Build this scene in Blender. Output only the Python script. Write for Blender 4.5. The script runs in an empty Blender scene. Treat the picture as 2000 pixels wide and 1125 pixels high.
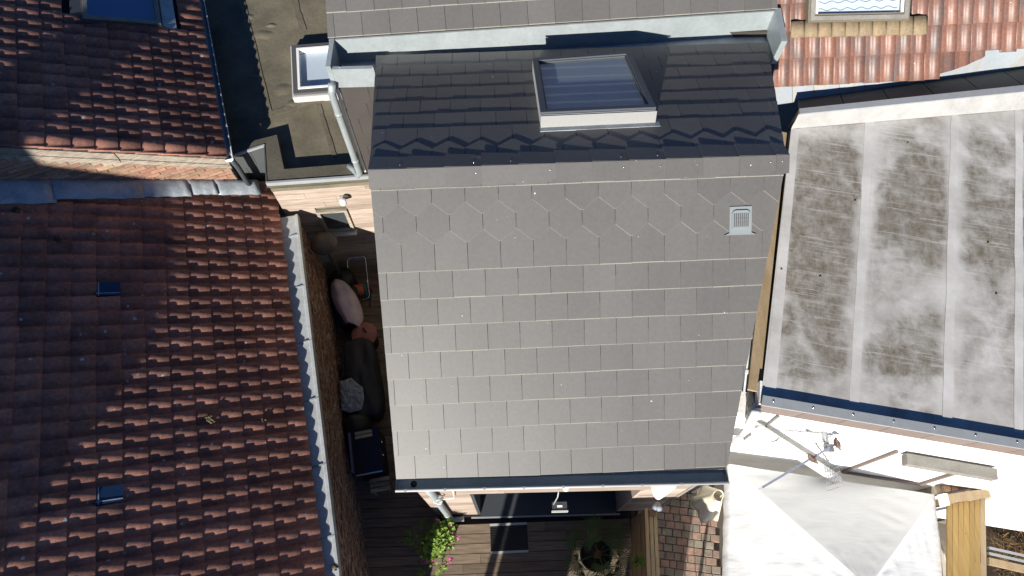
import bpy, bmesh, math, random
from mathutils import Vector, Matrix, noise

random.seed(7)
R = math.radians
sc = bpy.context.scene
col = sc.collection

# ------------------------------------------------------------------ camera
H = 11.1                      # drone height above the deck
TILT = R(24.6)                # leaning forward from straight down
FPX = 1333.3                  # focal length in photo pixels (24 mm equivalent)
cd = bpy.data.cameras.new('camera')
cd.lens = 24.0; cd.sensor_width = 36.0; cd.sensor_fit = 'HORIZONTAL'
cd.clip_start = 0.1; cd.clip_end = 500
cam = bpy.data.objects.new('camera', cd); col.objects.link(cam)
cam.location = (0, 0, H); cam.rotation_euler = (TILT, 0, 0)
sc.camera = cam

# ------------------------------------------------------------------ sky and sun
SUN_AZ, SUN_EL = R(15.5), R(23.5)      # azimuth west of south
to_sun = Vector((-math.sin(SUN_AZ)*math.cos(SUN_EL), -math.cos(SUN_AZ)*math.cos(SUN_EL), math.sin(SUN_EL)))
w = bpy.data.worlds.new('World'); sc.world = w; w.use_nodes = True
nt = w.node_tree; nt.nodes.clear()
sky = nt.nodes.new('ShaderNodeTexSky'); sky.sky_type = 'NISHITA'; sky.sun_disc = False
sky.air_density = 0.9; sky.dust_density = 0.0; sky.ozone_density = 10.0     # clear deep blue sky
sky.sun_elevation = SUN_EL; sky.sun_rotation = math.pi + SUN_AZ
bg = nt.nodes.new('ShaderNodeBackground'); bg.inputs[1].default_value = 0.05
wo = nt.nodes.new('ShaderNodeOutputWorld')
nt.links.new(sky.outputs[0], bg.inputs[0]); nt.links.new(bg.outputs[0], wo.inputs[0])
sd = bpy.data.lights.new('sun', 'SUN'); sd.energy = 5.0; sd.angle = R(0.53); sd.color = (1.0, 0.945, 0.86)
sun = bpy.data.objects.new('sun', sd); col.objects.link(sun)
sun.rotation_euler = to_sun.to_track_quat('Z', 'Y').to_euler()
sun.location = (0, 0, 30)
sc.view_settings.view_transform = 'Standard'; sc.view_settings.look = 'None'
sc.view_settings.gamma = 1.0; sc.view_settings.exposure = 0.8
sc.view_settings.use_curve_mapping = False
sc.cycles.max_bounces = 8

# ------------------------------------------------------------------ measuring helpers
cT, sT = math.cos(TILT), math.sin(TILT)
CAM = Vector((0, 0, H))
def ray(px, py):
    u = (px-1000)/FPX; v = (py-562.5)/FPX
    return Vector((u, sT-v*cT, -(cT+v*sT)))
def W(px, py, Z):                       # photo point at a known height -> place
    r = ray(px, py); return CAM + r*((Z-H)/r.z)
def ONP(px, py, p0, n):                 # photo point on a known plane -> place
    r = ray(px, py); return CAM + r*((p0-CAM).dot(n)/r.dot(n))
def PROJ(p):
    d = p-CAM; dep = -d.z*cT+d.y*sT
    return 1000+FPX*d.x/dep, 562.5+FPX*(-d.z*sT-d.y*cT)/dep
def ZAT(p, py):                         # height on the plumb line through p that is seen at photo row py
    v = (py-562.5)/FPX
    k = math.tan(TILT-math.atan(v))
    return H - p.y/k
V3 = Vector

# ------------------------------------------------------------------ materials
MATS = {}
def mat(name, colr, rough=0.8, col2=None, nscale=3.0, nstretch=(1,1,1), contrast=(0.35,0.65), fine=0.12, fscale=40,
        fstretch=(1,1,1), rnd=0.0, bump=0.0, bscale=60, metal=0.0, spec=0.4, spots=None, spots2=None, trans=0.0, alpha=1.0, rndcol=None, coord='P'):
    if name in MATS: return MATS[name]
    m = bpy.data.materials.new(name); m.use_nodes = True; t = m.node_tree; L = t.links; N = t.nodes
    b = N['Principled BSDF']
    if coord == 'P':
        pos = N.new('ShaderNodeNewGeometry').outputs['Position']
    else:
        pos = N.new('ShaderNodeTexCoord').outputs['Object']
    def mapped(st):
        if st == (1,1,1): return pos
        mp = N.new('ShaderNodeMapping'); mp.inputs['Scale'].default_value = st; L.new(pos, mp.inputs[0]); return mp.outputs[0]
    def noise_(scale, st, det=4, rough_=0.6):
        n = N.new('ShaderNodeTexNoise'); n.inputs['Scale'].default_value = scale; n.inputs['Detail'].default_value = det
        n.inputs['Roughness'].default_value = rough_
        L.new(mapped(st), n.inputs['Vector']); return n.outputs['Fac']
    def maprange(fac, a, b_, c=0.0, d=1.0):
        r = N.new('ShaderNodeMapRange'); r.inputs[1].default_value = a; r.inputs[2].default_value = b_
        r.inputs[3].default_value = c; r.inputs[4].default_value = d; L.new(fac, r.inputs[0]); return r.outputs[0]
    def mix(f, a, b_, mode='MIX'):
        x = N.new('ShaderNodeMix'); x.data_type = 'RGBA'; x.blend_type = mode
        for s_, v_ in ((x.inputs[0], f), (x.inputs[6], a), (x.inputs[7], b_)):
            if hasattr(v_, 'is_linked'): L.new(v_, s_)
            elif isinstance(v_, (tuple, list)): s_.default_value = (*v_[:3], 1)
            else: s_.default_value = v_
        return x.outputs[2]
    c = colr
    rv = None
    if rnd or rndcol: rv = N.new('ShaderNodeObjectInfo').outputs['Random']
    if rndcol:
        rr = N.new('ShaderNodeValToRGB'); rr.color_ramp.interpolation = 'CONSTANT'
        els = rr.color_ramp.elements
        while len(els) < len(rndcol): els.new(0.5)
        for i, cc in enumerate(rndcol):
            els[i].position = i/len(rndcol); els[i].color = (*cc, 1)
        L.new(rv, rr.inputs[0]); c = rr.outputs[0]
    if col2: c = mix(maprange(noise_(nscale, nstretch), *contrast), c, col2)
    if fine:
        g = maprange(noise_(fscale, fstretch, 3), 0.25, 0.75, 1-fine, 1+fine)
        cm = N.new('ShaderNodeCombineColor'); [L.new(g, cm.inputs[i]) for i in range(3)]
        c = mix(1.0, c, cm.outputs[0], 'MULTIPLY')
    if rnd:
        # decorrelate from rndcol
        ml = N.new('ShaderNodeMath'); ml.operation = 'MULTIPLY'; ml.inputs[1].default_value = 7.31; L.new(rv, ml.inputs[0])
        fr = N.new('ShaderNodeMath'); fr.operation = 'FRACT'; L.new(ml.outputs[0], fr.inputs[0])
        g = maprange(fr.outputs[0], 0, 1, 1-rnd, 1+rnd)
        cm = N.new('ShaderNodeCombineColor'); [L.new(g, cm.inputs[i]) for i in range(3)]
        c = mix(1.0, c, cm.outputs[0], 'MULTIPLY')
    for sp in (spots, spots2):
        if sp:
            sc_, thr, prob, scol = sp
            vn = N.new('ShaderNodeTexVoronoi'); vn.inputs['Scale'].default_value = sc_; L.new(pos, vn.inputs['Vector'])
            sep = N.new('ShaderNodeSeparateColor'); L.new(vn.outputs['Color'], sep.inputs[0])
            # radius differs from spot to spot; most cells carry none
            rad = maprange(sep.outputs[0], 1-prob, 1.0, 0.0, thr)
            lt = N.new('ShaderNodeMath'); lt.operation = 'LESS_THAN'
            nd = N.new('ShaderNodeMath'); nd.operation = 'ADD'
            nz = maprange(noise_(sc_*6, (1,1,1), 2), 0.3, 0.7, -0.07, 0.07)
            L.new(vn.outputs['Distance'], nd.inputs[0]); L.new(nz, nd.inputs[1])
            L.new(nd.outputs[0], lt.inputs[0]); L.new(rad, lt.inputs[1])
            c = mix(lt.outputs[0], c, scol)
    if hasattr(c, 'is_linked'): L.new(c, b.inputs['Base Color'])
    else: b.inputs['Base Color'].default_value = (*c, 1)
    b.inputs['Roughness'].default_value = rough; b.inputs['Metallic'].default_value = metal
    b.inputs['Specular IOR Level'].default_value = spec
    if trans: b.inputs['Transmission Weight'].default_value = trans
    if alpha < 1: b.inputs['Alpha'].default_value = alpha
    if bump:
        bn = N.new('ShaderNodeBump'); bn.inputs['Strength'].default_value = 1.0; bn.inputs['Distance'].default_value = bump
        L.new(noise_(bscale, fstretch, 4), bn.inputs['Height']); L.new(bn.outputs[0], b.inputs['Normal'])
    MATS[name] = m
    return m

M = {}
M['slate'] = mat('slate', (0.110,0.106,0.101), 0.46, (0.097,0.094,0.090), 0.9, (1.6,0.5,0.5), (0.3,0.7), 0.08, 25, (1,1,1), 0.07, 0.0004, 300, spec=0.47,
                 spots=(9, 0.10, 0.03, (0.55,0.54,0.5)))
M['slate_edge'] = mat('slate_edge', (0.225,0.212,0.185), 0.8, fine=0.15)
M['slate_wall'] = mat('slate_wall', (0.062,0.054,0.049), 0.65, (0.052,0.047,0.044), 2, rnd=0.06, fine=0.06, spec=0.3)
M['slate2'] = mat('slate_brown', (0.20,0.155,0.135), 0.7, (0.17,0.135,0.12), 2, rnd=0.08, fine=0.06, spec=0.3)
M['slate_blue'] = mat('slate_blue', (0.05,0.055,0.057), 0.6, rnd=0.06, fine=0.05)
M['slate_grey'] = mat('slate_grey', (0.075,0.082,0.083), 0.6, rnd=0.05, fine=0.05)
M['underlay'] = mat('underlay', (0.02,0.02,0.022), 0.9, fine=0)
M['clay'] = mat('clay_old', (0.33,0.158,0.116), 0.85, (0.165,0.090,0.080), 3.5, (1,1,1), (0.42,0.7), 0.28, 26, (1,1,1), 0.24, 0.003, 90, spec=0.25,
                spots=(9, 0.20, 0.22, (0.42,0.46,0.45)), spots2=(2.6, 0.14, 0.07, (0.075,0.07,0.045)))
M['clay_right'] = mat('clay_glazed', (0.19,0.088,0.06), 0.45, (0.105,0.085,0.08), 3.0, (2.6,0.55,0.55), (0.42,0.70), 0.22, 30, (1,1,1), 0.16, 0.001, 80, spec=0.5,
                spots=(16, 0.14, 0.05, (0.5,0.42,0.33)))
M['zinc'] = mat('zinc', (0.36,0.40,0.41), 0.42, (0.29,0.33,0.34), 3, (1,1,1), (0.3,0.7), 0.08, 20, metal=0.25, spec=0.5)
M['zinc_old'] = mat('zinc_weathered', (0.46,0.485,0.49), 0.5, (0.36,0.365,0.35), 5, (1,1,1), (0.4,0.75), 0.12, 25, metal=0.2, bump=0.002, bscale=12)
M['lead'] = mat('lead_flashing', (0.36,0.40,0.43), 0.5, (0.25,0.29,0.32), 6, (1,1,1), (0.4,0.7), 0.15, 30, metal=0.2, bump=0.006, bscale=9)
M['galv'] = mat('galvanised_trim', (0.37,0.39,0.40), 0.42, (0.34,0.36,0.37), 8, metal=0.2, fine=0.06)
M['bitumen'] = mat('bitumen', (0.185,0.165,0.115), 0.85, (0.105,0.095,0.07), 1.7, (1,1,1), (0.35,0.7), 0.14, 35, (1,1,1), 0.05, 0.004, 14, spec=0.25)
M['bitumen_dark'] = mat('bitumen_edge', (0.115,0.105,0.078), 0.85, (0.075,0.07,0.055), 2.5, (1,1,1), (0.35,0.7), 0.15, 35, bump=0.004, bscale=18, spec=0.25)
M['clad'] = mat('larch_cladding', (0.42,0.345,0.285), 0.8, (0.27,0.21,0.17), 2.0, (1.2,6,14), (0.35,0.72), 0.14, 10, (1,10,30), 0.22, 0.001, 30, spec=0.2)
M['deck'] = mat('deck_wood', (0.235,0.18,0.13), 0.8, (0.13,0.10,0.072), 2.0, (1.2,14,1), (0.35,0.72), 0.18, 12, (1.5,30,1), 0.22, 0.001, 30, spec=0.25)
M['wood_yellow'] = mat('yellow_pine', (0.37,0.25,0.095), 0.65, (0.30,0.195,0.07), 2.5, (14,1,1), (0.35,0.7), 0.1, 12, (30,1.5,1), 0.14, spec=0.3,
                spots=(9, 0.09, 0.2, (0.18,0.10,0.04)))
M['wood_fence'] = mat('fence_wood', (0.36,0.235,0.12), 0.75, (0.25,0.16,0.085), 3, (2,2,8), rnd=0.15, spec=0.25)
M['wood_grey'] = mat('weathered_board', (0.40,0.35,0.28), 0.85, (0.17,0.14,0.115), 3, (1,8,20), (0.38,0.7), 0.2, 14, (2,14,40), 0.1, 0.003, 20, spec=0.2)
M['wood_tan'] = mat('tan_timber', (0.38,0.29,0.18), 0.8, (0.30,0.22,0.13), 2, (6,1,1), fine=0.1)
M['mortar'] = mat('mortar', (0.42,0.37,0.30), 0.95, (0.24,0.2,0.16), 6, fine=0.2, bump=0.004)
M['brick'] = mat('brick', (0.40,0.17,0.10), 0.9, (0.30,0.20,0.13), 7, fine=0.22, fscale=25, rnd=0.25, bump=0.003, rndcol=[(0.34,0.165,0.115),(0.29,0.14,0.10),(0.35,0.23,0.16),(0.25,0.12,0.09)])
M['brick_old'] = mat('old_brick', (0.22,0.12,0.08), 0.95, (0.40,0.33,0.25), 7, (1,1,3), (0.5,0.62), 0.45, 18, bump=0.012, bscale=18)
M['white_wall'] = mat('white_render', (0.88,0.87,0.84), 0.9, (0.78,0.77,0.74), 3, fine=0.04, bump=0.004, bscale=25)
M['cream'] = mat('cream_wall', (0.80,0.74,0.64), 0.9, fine=0.05)
M['white_paint'] = mat('white_paint', (0.8,0.8,0.79), 0.5, fine=0.03)
M['white_plastic'] = mat('white_plastic', (0.82,0.82,0.8), 0.35, fine=0.02)
M['light_frame'] = mat('pale_grey_frame', (0.46,0.46,0.45), 0.45, fine=0.04)
M['dark_frame'] = mat('dark_frame', (0.085,0.085,0.085), 0.45, fine=0.05)
M['blue_frame'] = mat('anthracite_frame', (0.10,0.115,0.135), 0.35, fine=0.04, metal=0.3)
M['ground'] = mat('ground', (0.25,0.22,0.18), 0.95, (0.17,0.15,0.125), 1.5, fine=0.15, bump=0.01)
M['paver'] = mat('paver', (0.3,0.2,0.17), 0.9, (0.2,0.16,0.13), 9, fine=0.18, rnd=0.14, bump=0.002,
                 rndcol=[(0.36,0.22,0.17),(0.29,0.255,0.205),(0.34,0.235,0.185),(0.26,0.24,0.195)])
M['joint'] = mat('sand_joint', (0.09,0.075,0.06), 0.95)
M['black'] = mat('black_plastic', (0.018,0.019,0.021), 0.5, fine=0.1)
M['black_cloth'] = mat('black_cover', (0.022,0.023,0.026), 0.7, (0.034,0.035,0.04), 4, fine=0.15, bump=0.006, bscale=7)
M['anthracite'] = mat('anthracite_panel', (0.055,0.062,0.07), 0.45, fine=0.05)
M['chrome'] = mat('chrome', (0.75,0.75,0.74), 0.22, metal=1.0, fine=0)
M['teal'] = mat('teal_plastic', (0.02,0.22,0.26), 0.45, fine=0)
M['hose'] = mat('orange_hose', (0.48,0.16,0.085), 0.5, fine=0)
M['red'] = mat('red_plastic', (0.6,0.06,0.04), 0.4, fine=0)
M['redlid'] = mat('red_lid', (0.36,0.15,0.115), 0.7, (0.25,0.10,0.08), 8, fine=0.1)
M['sack'] = mat('lilac_sack', (0.62,0.52,0.52), 0.8, (0.48,0.42,0.52), 3.5, fine=0.06, bump=0.01, bscale=9)
M['cloth_cream'] = mat('cream_cloth', (0.80,0.75,0.60), 0.85, fine=0.05, bump=0.008, bscale=14)
M['sheet'] = mat('grey_sheet', (0.30,0.34,0.38), 0.6, (0.20,0.23,0.27), 8, fine=0.12, bump=0.01, bscale=16)
M['antenna'] = mat('antenna_metal', (0.42,0.44,0.55), 0.4, metal=0.5, fine=0.1)
M['wire'] = mat('wire', (0.35,0.35,0.35), 0.5, metal=0.4, fine=0)
M['bird'] = mat('bird_feather', (0.11,0.075,0.06), 0.8, (0.19,0.12,0.09), 40, fine=0.15)
M['leaf'] = mat('geranium_leaf', (0.19,0.29,0.03), 0.55, (0.085,0.17,0.02), 12, fine=0.2, rnd=0.2)
M['palm'] = mat('palm_leaf', (0.07,0.11,0.022), 0.5, (0.04,0.075,0.02), 9, fine=0.2)
M['stem'] = mat('plant_stem', (0.13,0.14,0.035), 0.7)
M['pink'] = mat('pink_flower', (0.62,0.10,0.30), 0.6, (0.75,0.25,0.45), 20)
M['soil'] = mat('soil', (0.045,0.032,0.022), 0.95, fine=0.3, bump=0.01)
M['dry'] = mat('dry_stems', (0.30,0.19,0.07), 0.8, (0.13,0.07,0.03), 8, fine=0.25)
M['terracotta'] = mat('planter_clay', (0.22,0.14,0.10), 0.8, fine=0.12)
M['concrete'] = mat('grey_concrete', (0.25,0.24,0.215), 0.9, (0.19,0.18,0.16), 4, fine=0.12, bump=0.003)
M['tan_apron'] = mat('tan_apron', (0.27,0.20,0.115), 0.75, (0.20,0.155,0.10), 7, (3,1,1), fine=0.18, bump=0.003)
M['glass_backing'] = mat('pale_blind', (0.55,0.58,0.60), 0.8, fine=0.04)
M['curtain'] = mat('white_curtain', (0.75,0.77,0.80), 0.8, fine=0.03)
M['valley'] = mat('valley_metal', (0.36,0.40,0.43), 0.5, (0.42,0.36,0.26), 3.5, (4.5,0.2,0.2), (0.5,0.68), 0.06, 20, metal=0.2)
M['plinth'] = mat('grey_plinth', (0.15,0.135,0.10), 0.9, fine=0.15)
M['glow_glass'] = None

def glass_mat(name, tint, tr, rough=0.03):
    m = bpy.data.materials.new(name); m.use_nodes = True; t = m.node_tree; t.nodes.clear()
    o = t.nodes.new('ShaderNodeOutputMaterial'); mx = t.nodes.new('ShaderNodeMixShader')
    a = t.nodes.new('ShaderNodeBsdfTransparent'); a.inputs[0].default_value = (*tint, 1)
    g = t.nodes.new('ShaderNodeBsdfGlossy'); g.inputs['Roughness'].default_value = rough
    g.inputs[0].default_value = (0.9,0.95,1,1)
    mx.inputs[0].default_value = tr
    t.links.new(a.outputs[0], mx.inputs[1]); t.links.new(g.outputs[0], mx.inputs[2]); t.links.new(mx.outputs[0], o.inputs[0])
    MATS[name] = m; return m
M['glass'] = glass_mat('roof_glass', (0.85,0.90,0.94), 0.10)
M['glass_clear'] = glass_mat('clear_glass', (0.9,0.93,0.95), 0.06)

def fabric_mat():
    m = bpy.data.materials.new('canopy_fabric'); m.use_nodes = True; t = m.node_tree; N = t.nodes; L = t.links
    N.clear(); o = N.new('ShaderNodeOutputMaterial')
    d = N.new('ShaderNodeBsdfDiffuse'); d.inputs[0].default_value = (0.86,0.88,0.89,1)
    tr = N.new('ShaderNodeBsdfTranslucent'); tr.inputs[0].default_value = (0.86,0.88,0.88,1)
    mx = N.new('ShaderNodeMixShader'); mx.inputs[0].default_value = 0.25
    geo = N.new('ShaderNodeNewGeometry'); mp = N.new('ShaderNodeMapping'); mp.inputs['Scale'].default_value = (1.6,5.5,1.6)
    mp.inputs['Rotation'].default_value = (0,0,R(18))
    n = N.new('ShaderNodeTexNoise'); n.inputs['Scale'].default_value = 1.3; n.inputs['Detail'].default_value = 3
    b = N.new('ShaderNodeBump'); b.inputs['Distance'].default_value = 0.018
    L.new(geo.outputs['Position'], mp.inputs[0]); L.new(mp.outputs[0], n.inputs['Vector']); L.new(n.outputs['Fac'], b.inputs['Height'])
    for s_ in (d, tr): L.new(b.outputs[0], s_.inputs['Normal'])
    L.new(d.outputs[0], mx.inputs[1]); L.new(tr.outputs[0], mx.inputs[2]); L.new(mx.outputs[0], o.inputs[0])
    return m
M['fabric'] = fabric_mat()

def membrane_mat():
    """pale roofing sheet with brown grime in patches, scraped streaks and a fine woven rib"""
    m = bpy.data.materials.new('roof_membrane'); m.use_nodes = True; t = m.node_tree; N = t.nodes; L = t.links
    b = N['Principled BSDF']; b.inputs['Roughness'].default_value = 0.75; b.inputs['Specular IOR Level'].default_value = 0.25
    geo = N.new('ShaderNodeNewGeometry')
    rot = N.new('ShaderNodeMapping'); rot.inputs['Rotation'].default_value = (0,0,R(11)); L.new(geo.outputs['Position'], rot.inputs[0])
    def noise_(scale, st, det=4, off=(0,0,0), rgh=0.6, dist=0.0):
        mp = N.new('ShaderNodeMapping'); mp.inputs['Scale'].default_value = st; mp.inputs['Location'].default_value = off
        L.new(rot.outputs[0], mp.inputs[0]); n = N.new('ShaderNodeTexNoise'); n.inputs['Scale'].default_value = scale
        n.inputs['Detail'].default_value = det; n.inputs['Roughness'].default_value = rgh; n.inputs['Distortion'].default_value = dist
        L.new(mp.outputs[0], n.inputs['Vector']); return n.outputs['Fac']
    def mr(f, a, b_, c=0.0, d=1.0):
        r = N.new('ShaderNodeMapRange'); r.inputs[1].default_value = a; r.inputs[2].default_value = b_
        r.inputs[3].default_value = c; r.inputs[4].default_value = d; L.new(f, r.inputs[0]); return r.outputs[0]
    def mm(op, a, b_):
        x = N.new('ShaderNodeMath'); x.operation = op
        for i, v in enumerate((a, b_)):
            if hasattr(v, 'is_linked'): L.new(v, x.inputs[i])
            else: x.inputs[i].default_value = v
        return x.outputs[0]
    ga = N.new('ShaderNodeAttribute'); ga.attribute_name = 'grime'
    blot = mr(noise_(2.4, (1,1,1), 5, (3.1,1.7,0), 0.6, 0.4), 0.3, 0.7, -0.40, 0.40)
    patch = mr(mm('ADD', ga.outputs['Fac'], mm('MULTIPLY', blot, mr(ga.outputs['Fac'], 0.0, 0.35))), 0.02, 0.68)
    cloud = mr(noise_(7.0, (1.3,1.0,1), 6, (0,0,0), 0.7), 0.25, 0.65, 0.45, 1.0)
    scr = mr(noise_(3.2, (0.45,13,1), 4, (0,0,0), 0.75), 0.55, 0.67, 1.0, 0.4)
    rib = mr(noise_(14.0, (9,0.4,1), 2), 0.3, 0.7, 0.88, 1.0)
    dirt = mm('MULTIPLY', mm('MULTIPLY', patch, cloud), mm('MULTIPLY', scr, rib))
    mx = N.new('ShaderNodeMix'); mx.data_type = 'RGBA'
    base = N.new('ShaderNodeMix'); base.data_type = 'RGBA'
    L.new(mr(noise_(2.3, (1,1,1), 4, (9,2,0)), 0.3, 0.7), base.inputs[0])
    base.inputs[6].default_value = (0.62,0.61,0.59,1); base.inputs[7].default_value = (0.45,0.435,0.41,1)
    L.new(dirt, mx.inputs[0]); L.new(base.outputs[2], mx.inputs[6]); mx.inputs[7].default_value = (0.125,0.104,0.07,1)
    L.new(mx.outputs[2], b.inputs['Base Color'])
    bn = N.new('ShaderNodeBump'); bn.inputs['Distance'].default_value = 0.01; bn.inputs['Strength'].default_value = 0.6
    L.new(noise_(3, (1,1,1), 3), bn.inputs['Height']); L.new(bn.outputs[0], b.inputs['Normal'])
    return m
M['membrane'] = membrane_mat()
M['membrane_lap'] = mat('membrane_lap', (0.60,0.595,0.585), 0.7, (0.43,0.42,0.40), 2.2, (6,0.8,1), (0.45,0.8), 0.08, 20, spec=0.25)
M['membrane_white'] = mat('membrane_upstand', (0.37,0.365,0.355), 0.7, (0.28,0.275,0.26), 4, (1,1,1), (0.45,0.8), 0.05, 20, bump=0.006, bscale=8, spec=0.25)

# ------------------------------------------------------------------ mesh helpers
class MB:
    def __init__(s): s.v = []; s.f = []; s.sm = []
    def add(s, verts, faces, smooth=False):
        o = len(s.v); s.v += [Vector(p) for p in verts]; s.f += [tuple(i+o for i in f) for f in faces]; s.sm += [smooth]*len(faces); return s
    def prism(s, poly, off):
        """closed solid: polygon and the same polygon moved by off"""
        n = len(poly); off = Vector(off); a = [Vector(p) for p in poly]; b = [p+off for p in a]
        # outward winding: make the 'a' face look away from off
        nn = Vector((0,0,0))
        for i in range(n):
            p, q = a[i], a[(i+1) % n]; nn += p.cross(q)
        if nn.dot(off) > 0: a.reverse(); b.reverse()
        return s.add(a+b, [tuple(range(n)), tuple(range(2*n-1, n-1, -1))] + [(i, i+n, (i+1) % n+n, (i+1) % n) for i in range(n)])
    def frustum(s, a, b):
        n = len(a); nn = Vector((0,0,0))
        for i in range(n): nn += a[i].cross(a[(i+1) % n])
        if nn.dot(b[0]-a[0]) > 0: a = a[::-1]; b = b[::-1]
        return s.add(a+b, [tuple(range(n)), tuple(range(2*n-1, n-1, -1))] + [(i, i+n, (i+1) % n+n, (i+1) % n) for i in range(n)])
    def obox(s, c, ax, ay, az):
        """box about c with half axes ax, ay, az"""
        c, ax, ay, az = map(Vector, (c, ax, ay, az))
        P = [c-ax-ay, c+ax-ay, c+ax+ay, c-ax+ay]
        return s.prism([p-az for p in P], az*2)
    def box(s, x0, x1, y0, y1, z0, z1):
        return s.prism([(x0,y0,z0),(x1,y0,z0),(x1,y1,z0),(x0,y1,z0)], (0,0,z1-z0))
    def beam(s, p, q, wdt, hgt, up=(0,0,1)):
        p, q = Vector(p), Vector(q); d = (q-p); u = Vector(up); sd_ = d.cross(u).normalized(); u = sd_.cross(d).normalized()
        return s.prism([p+sd_*wdt/2-u*hgt/2, p-sd_*wdt/2-u*hgt/2, p-sd_*wdt/2+u*hgt/2, p+sd_*wdt/2+u*hgt/2], d)
    def tube(s, pts, r, n=10, cap=True, closed=False):
        pts = [Vector(p) for p in pts]; rs = r if isinstance(r, (list, tuple)) else [r]*len(pts)
        rings = []; ref = None; m = len(pts)
        for i, p in enumerate(pts):
            if closed: d = (pts[(i+1) % m]-pts[i-1])
            else: d = pts[min(i+1, m-1)]-pts[max(i-1, 0)]
            d.normalize()
            if ref is None: ref = d.orthogonal().normalized()
            ref = (ref-d*ref.dot(d)).normalized(); b_ = d.cross(ref)
            rings.append([p+(ref*math.cos(2*math.pi*k/n)+b_*math.sin(2*math.pi*k/n))*rs[i] for k in range(n)])
        vs = [q for rg in rings for q in rg]; fs = []
        for i in range(m if closed else m-1):
            j = (i+1) % m
            for k in range(n):
                fs.append((i*n+k, i*n+(k+1) % n, j*n+(k+1) % n, j*n+k))
        if cap and not closed:
            fs.append(tuple(range(n-1, -1, -1))); fs.append(tuple((m-1)*n+k for k in range(n)))
        return s.add(vs, fs, True)
    def lathe(s, c, prof, n=24, axis=(0,0,1), smooth=True):
        c = Vector(c); a = Vector(axis).normalized(); x = a.orthogonal().normalized(); y = a.cross(x)
        vs = []; fs = []
        for r_, z_ in prof:
            for k in range(n):
                t = 2*math.pi*k/n; vs.append(c+a*z_+(x*math.cos(t)+y*math.sin(t))*r_)
        m = len(prof)
        for i in range(m-1):
            for k in range(n): fs.append((i*n+k, i*n+(k+1) % n, (i+1)*n+(k+1) % n, (i+1)*n+k))
        fs.append(tuple(range(n-1, -1, -1))); fs.append(tuple((m-1)*n+k for k in range(n)))
        return s.add(vs, fs, smooth)
    def build(s, name, m, parent=None, stuff=False):
        off = parent_world(parent)
        me = bpy.data.meshes.new(name); me.from_pydata([tuple(p-off) for p in s.v], [], s.f); me.update()
        me.polygons.foreach_set('use_smooth', s.sm)
        me.materials.append(m)
        o = bpy.data.objects.new(name, me); col.objects.link(o)
        if parent is not None: o.parent = parent
        if stuff: o['kind'] = 'stuff'
        return o
def parent_world(p):
    t = Vector((0,0,0))
    while p is not None: t += p.location; p = p.parent
    return t
def thing(name, label, cat, loc, group=None):
    o = bpy.data.objects.new(name, None); o.empty_display_size = 0.2; col.objects.link(o); o.location = loc
    o['label'] = label; o['category'] = cat
    if group: o['group'] = group
    return o
def tag(o, label, cat, group=None):
    o['label'] = label; o['category'] = cat
    if group: o['group'] = group
    return o
def rebase(o, p):
    """put a single-mesh thing's origin at its base"""
    p = Vector(p); me = o.data
    for v in me.vertices: v.co -= p
    o.location = p; return o
def clip_poly(poly, clip):
    """Sutherland-Hodgman, clip is convex, any winding"""
    ar = sum(clip[i][0]*clip[(i+1) % len(clip)][1]-clip[(i+1) % len(clip)][0]*clip[i][1] for i in range(len(clip)))
    cl = clip if ar > 0 else clip[::-1]
    out = list(poly)
    for i in range(len(cl)):
        a, b = cl[i], cl[(i+1) % len(cl)]
        ins = lambda p: (b[0]-a[0])*(p[1]-a[1])-(b[1]-a[1])*(p[0]-a[0]) >= -1e-9
        src, out = out, []
        for k in range(len(src)):
            p, q = src[k], src[(k+1) % len(src)]
            if ins(p): out.append(p)
            if ins(p) != ins(q):
                d1 = (b[0]-a[0])*(p[1]-a[1])-(b[1]-a[1])*(p[0]-a[0]); d2 = (b[0]-a[0])*(q[1]-a[1])-(b[1]-a[1])*(q[0]-a[0])
                t = d1/(d1-d2); out.append((p[0]+(q[0]-p[0])*t, p[1]+(q[1]-p[1])*t))
        if not out: return []
    # drop doubles
    res = []
    for p in out:
        if not res or (abs(p[0]-res[-1][0])+abs(p[1]-res[-1][1])) > 1e-4: res.append(p)
    if len(res) > 1 and abs(res[0][0]-res[-1][0])+abs(res[0][1]-res[-1][1]) < 1e-4: res.pop()
    return res
def area(poly):
    return abs(sum(poly[i][0]*poly[(i+1) % len(poly)][1]-poly[(i+1) % len(poly)][0]*poly[i][1] for i in range(len(poly))))/2

class Frame:
    """a flat roof or wall plane: origin, u along, v down the slope, n out"""
    def __init__(s, o, u, v):
        s.o = Vector(o); s.u = Vector(u).normalized(); v = Vector(v); s.v = (v-s.u*v.dot(s.u)).normalized(); s.n = s.u.cross(s.v).normalized()
        if s.n.z < -1e-6 or (abs(s.n.z) < 1e-3 and s.n.y > 0): s.n = -s.n
    def P(s, u, v, h=0): return s.o+s.u*u+s.v*v+s.n*h
    def uv(s, p): d = Vector(p)-s.o; return d.dot(s.u), d.dot(s.v)
    def px(s, x, y): return s.uv(ONP(x, y, s.o, s.n))

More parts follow.
